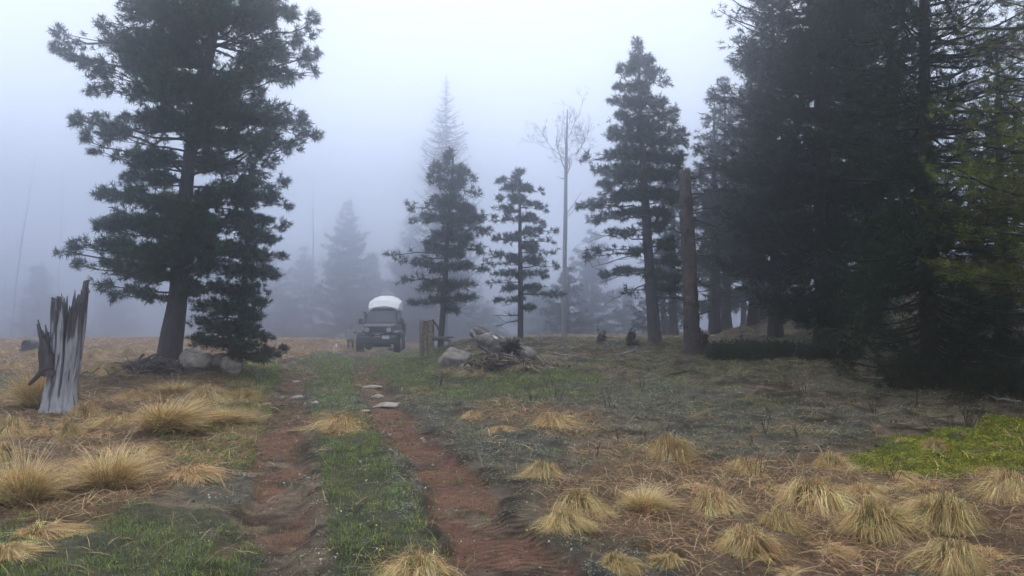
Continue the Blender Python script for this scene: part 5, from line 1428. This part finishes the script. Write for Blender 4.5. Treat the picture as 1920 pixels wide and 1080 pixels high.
# ------------------------------------------------------------------ the person beside the truck
def person():
    D = 43.0; ft = P(657, 664, D); root = np.array((ft[0], D, min(ft[2], Hs(ft[0], D)) if abs(ft[2] - Hs(ft[0], D)) < .4 else Hs(ft[0], D)))
    E = empty("person", root, math.radians(8)); tag(E, "person in pale patterned jacket and dark trousers standing left of the truck", "person")
    J = dict(pel=(0, 0, .92), wai=(0, .01, 1.07), che=(0, 0, 1.27), nec=(0, .0, 1.44), hd0=(0, -.02, 1.53), hd1=(0, -.03, 1.62), top=(0, -.01, 1.70))
    verts = []; edges = []; rad = []
    def v(co, r): verts.append(co); rad.append(r); return len(verts) - 1
    p = v(J['pel'], (.17, .12)); w = v(J['wai'], (.155, .11)); c = v(J['che'], (.18, .125)); n0 = v((0, 0, 1.41), (.075, .07)); n = v(J['nec'], (.055, .055)); h0 = v(J['hd0'], (.075, .085)); h1 = v(J['hd1'], (.08, .095)); tp = v(J['top'], (.055, .06))
    edges += [(p, w), (w, c), (c, n0), (n0, n), (n, h0), (h0, h1), (h1, tp)]
    nose = v((0, -.125, 1.585), (.014, .016)); edges.append((h1, nose))
    for s in (-1, 1):
        sh = v((s * .17, 0, 1.37), (.07, .07)); el = v((s * .26, .03, 1.12), (.052, .052)); wr = v((s * .24, -.10, .90), (.036, .036)); ha = v((s * .235, -.13, .83), (.034, .022))
        edges += [(c, sh), (sh, el), (el, wr), (wr, ha)]
        for k in range(4):
            f1 = v((s * .235 + (k - 1.5) * .018, -.15, .785), (.011, .011)); f2 = v((s * .235 + (k - 1.5) * .017, -.145, .745 + .008 * abs(k - 1)), (.009, .009)); edges += [(ha, f1), (f1, f2)]
        t1 = v((s * .235 - s * .04, -.155, .82), (.011, .011)); t2 = v((s * .235 - s * .05, -.175, .79), (.009, .009)); edges += [(ha, t1), (t1, t2)]
        hp = v((s * .10, 0, .86), (.105, .105)); kn = v((s * .13, -.03, .48), (.07, .07)); an = v((s * .15, .02, .09), (.05, .05)); toe = v((s * .17, -.16, .045), (.045, .035)); hl = v((s * .15, .06, .045), (.04, .035))
        edges += [(p, hp), (hp, kn), (kn, an), (an, toe), (an, hl)]
        ear = v((s * .085, -.01, 1.60), (.014, .02)); edges.append((h1, ear))
    me = bpy.data.meshes.new("body"); me.from_pydata(verts, edges, []); me.update()
    o = bpy.data.objects.new("body", me); COL.objects.link(o); o.parent = E
    sk = o.modifiers.new("skin", 'SKIN'); sub = o.modifiers.new("sub", 'SUBSURF'); sub.levels = 2; sub.render_levels = 2
    for i, r in enumerate(rad): me.skin_vertices[0].data[i].radius = r
    me.skin_vertices[0].data[p].use_root = True
    dg = bpy.context.evaluated_depsgraph_get(); dg.update()
    ev = o.evaluated_get(dg); m2 = bpy.data.meshes.new_from_object(ev)
    o.modifiers.clear(); o.data = m2; m2.name = "body"
    skin = plain("skin", (.42, .27, .2), .5); troll = plain("trousers", (.05, .055, .065), .8); shoe = plain("boots", (.04, .035, .03), .7)
    coat = plain("patterned_jacket", (.36, .37, .36), .8, noise=.55, scale=18)
    m2.materials.clear()
    for m in (skin, troll, shoe, coat): m2.materials.append(m)
    for f in m2.polygons:
        z = f.center.z; ax = abs(f.center.x)
        hand = z < .89 and ax > .185 and f.center.y < -.07
        f.material_index = 0 if (z > 1.445 or hand) else (3 if (z > .86 and not hand) or (ax > .19 and z > .85) else (2 if z < .11 else 1))
        f.use_smooth = True
    bm = bmesh.new(); bmesh.ops.create_uvsphere(bm, u_segments=18, v_segments=12, radius=1)
    for vv in list(bm.verts):
        if vv.co.z < -.05 and vv.co.y < .1: bm.verts.remove(vv)
    for vv in bm.verts: vv.co = Vector((vv.co.x * .097, vv.co.y * .11 - .005, vv.co.z * .105 + 1.645))
    hm = bpy.data.meshes.new("hair"); bm.to_mesh(hm); bm.free()
    link_mesh("hair", hm, plain("dark_hair", (.045, .035, .03), .7), E, True)
    for s in (-1, 1):
        bm = bmesh.new(); bmesh.ops.create_uvsphere(bm, u_segments=8, v_segments=6, radius=.011, matrix=Matrix.Translation((s * .034, -.112, 1.61)))
        em = bpy.data.meshes.new("eye"); bm.to_mesh(em); bm.free(); link_mesh("eye", em, plain("eye_dark", (.03, .03, .03), .3), E, True)
    bm = bmesh.new(); bmesh.ops.create_cube(bm, size=1, matrix=Matrix.Translation((0, -.103, 1.545)) @ Matrix.Diagonal((.045, .012, .010, 1)))
    mm = bpy.data.meshes.new("mouth"); bm.to_mesh(mm); bm.free(); link_mesh("mouth", mm, plain("lips", (.3, .13, .11), .5), E)
person()

# pale stake beside the track
def stake():
    t = Tubes(); D = 31.0; a = P(626, 668, D); b = P(626.5, 649, D); a[2] = min(a[2], Hs(a[0], D)) - .05
    t.add(np.array((a, (a + b) / 2, b)), [.022, .022, .018], 7, (.8, .8, .8), cap=True)
    o = t.build("marker_stake", plain("white_paint", (.8, .8, .82), .6)); tag(o, "thin white stake standing left of the truck and the person", "stake")
    t = Tubes(); c = P(630.5, 667, D + .3); d = P(630.2, 650, D + .3); e = P(630.8, 644, D + .3); c[2] = min(c[2], Hs(c[0], D)) - .05
    t.add(np.array((c, c * .3 + d * .7, d)), [.008, .008, .008], 5, (.3, .3, .3))
    t.add(np.array((d, d * .6 + e * .4, e)), [.045, .05, .012], 8, (.85, .85, .85), cap=True)
    o = t.build("marker_tag", plain("white_tag", (.82, .82, .84), .6)); tag(o, "small white tag on a thin stem beside the white stake", "tag")
stake()

# dark shape far in the meadow
log_mesh("fallen_log", "faint dark fallen log far off in the meadow behind the broken stump", "log", P(48, 652, 31), P(92, 650, 32), .32, .22, 99, roots=False, hollow=False, col=((.10, .09, .09), (.06, .055, .055), (.15, .14, .14)))

# ------------------------------------------------------------------ the fog
def haze():
    bm = bmesh.new()
    x, y0, y1, z0, z1 = 150, -46, 182, -10.0, 35.0
    bmesh.ops.create_cube(bm, size=1, matrix=Matrix.Translation((0, (y0 + y1) / 2, (z0 + z1) / 2)) @ Matrix.Diagonal((2 * x, y1 - y0, z1 - z0, 1)))
    me = bpy.data.meshes.new("haze"); bm.to_mesh(me); bm.free()
    m = bpy.data.materials.new("fog"); m.use_nodes = True; t = m.node_tree; t.nodes.clear()
    out = t.nodes.new("ShaderNodeOutputMaterial"); v = t.nodes.new("ShaderNodeVolumePrincipled")
    v.inputs["Color"].default_value = (.66, .69, .77, 1); v.inputs["Density"].default_value = HAZE_DENSITY; v.inputs["Anisotropy"].default_value = .93
    t.links.new(v.outputs[0], out.inputs["Volume"])
    o = link_mesh("haze", me, m); tag(o, kind="stuff")
haze()
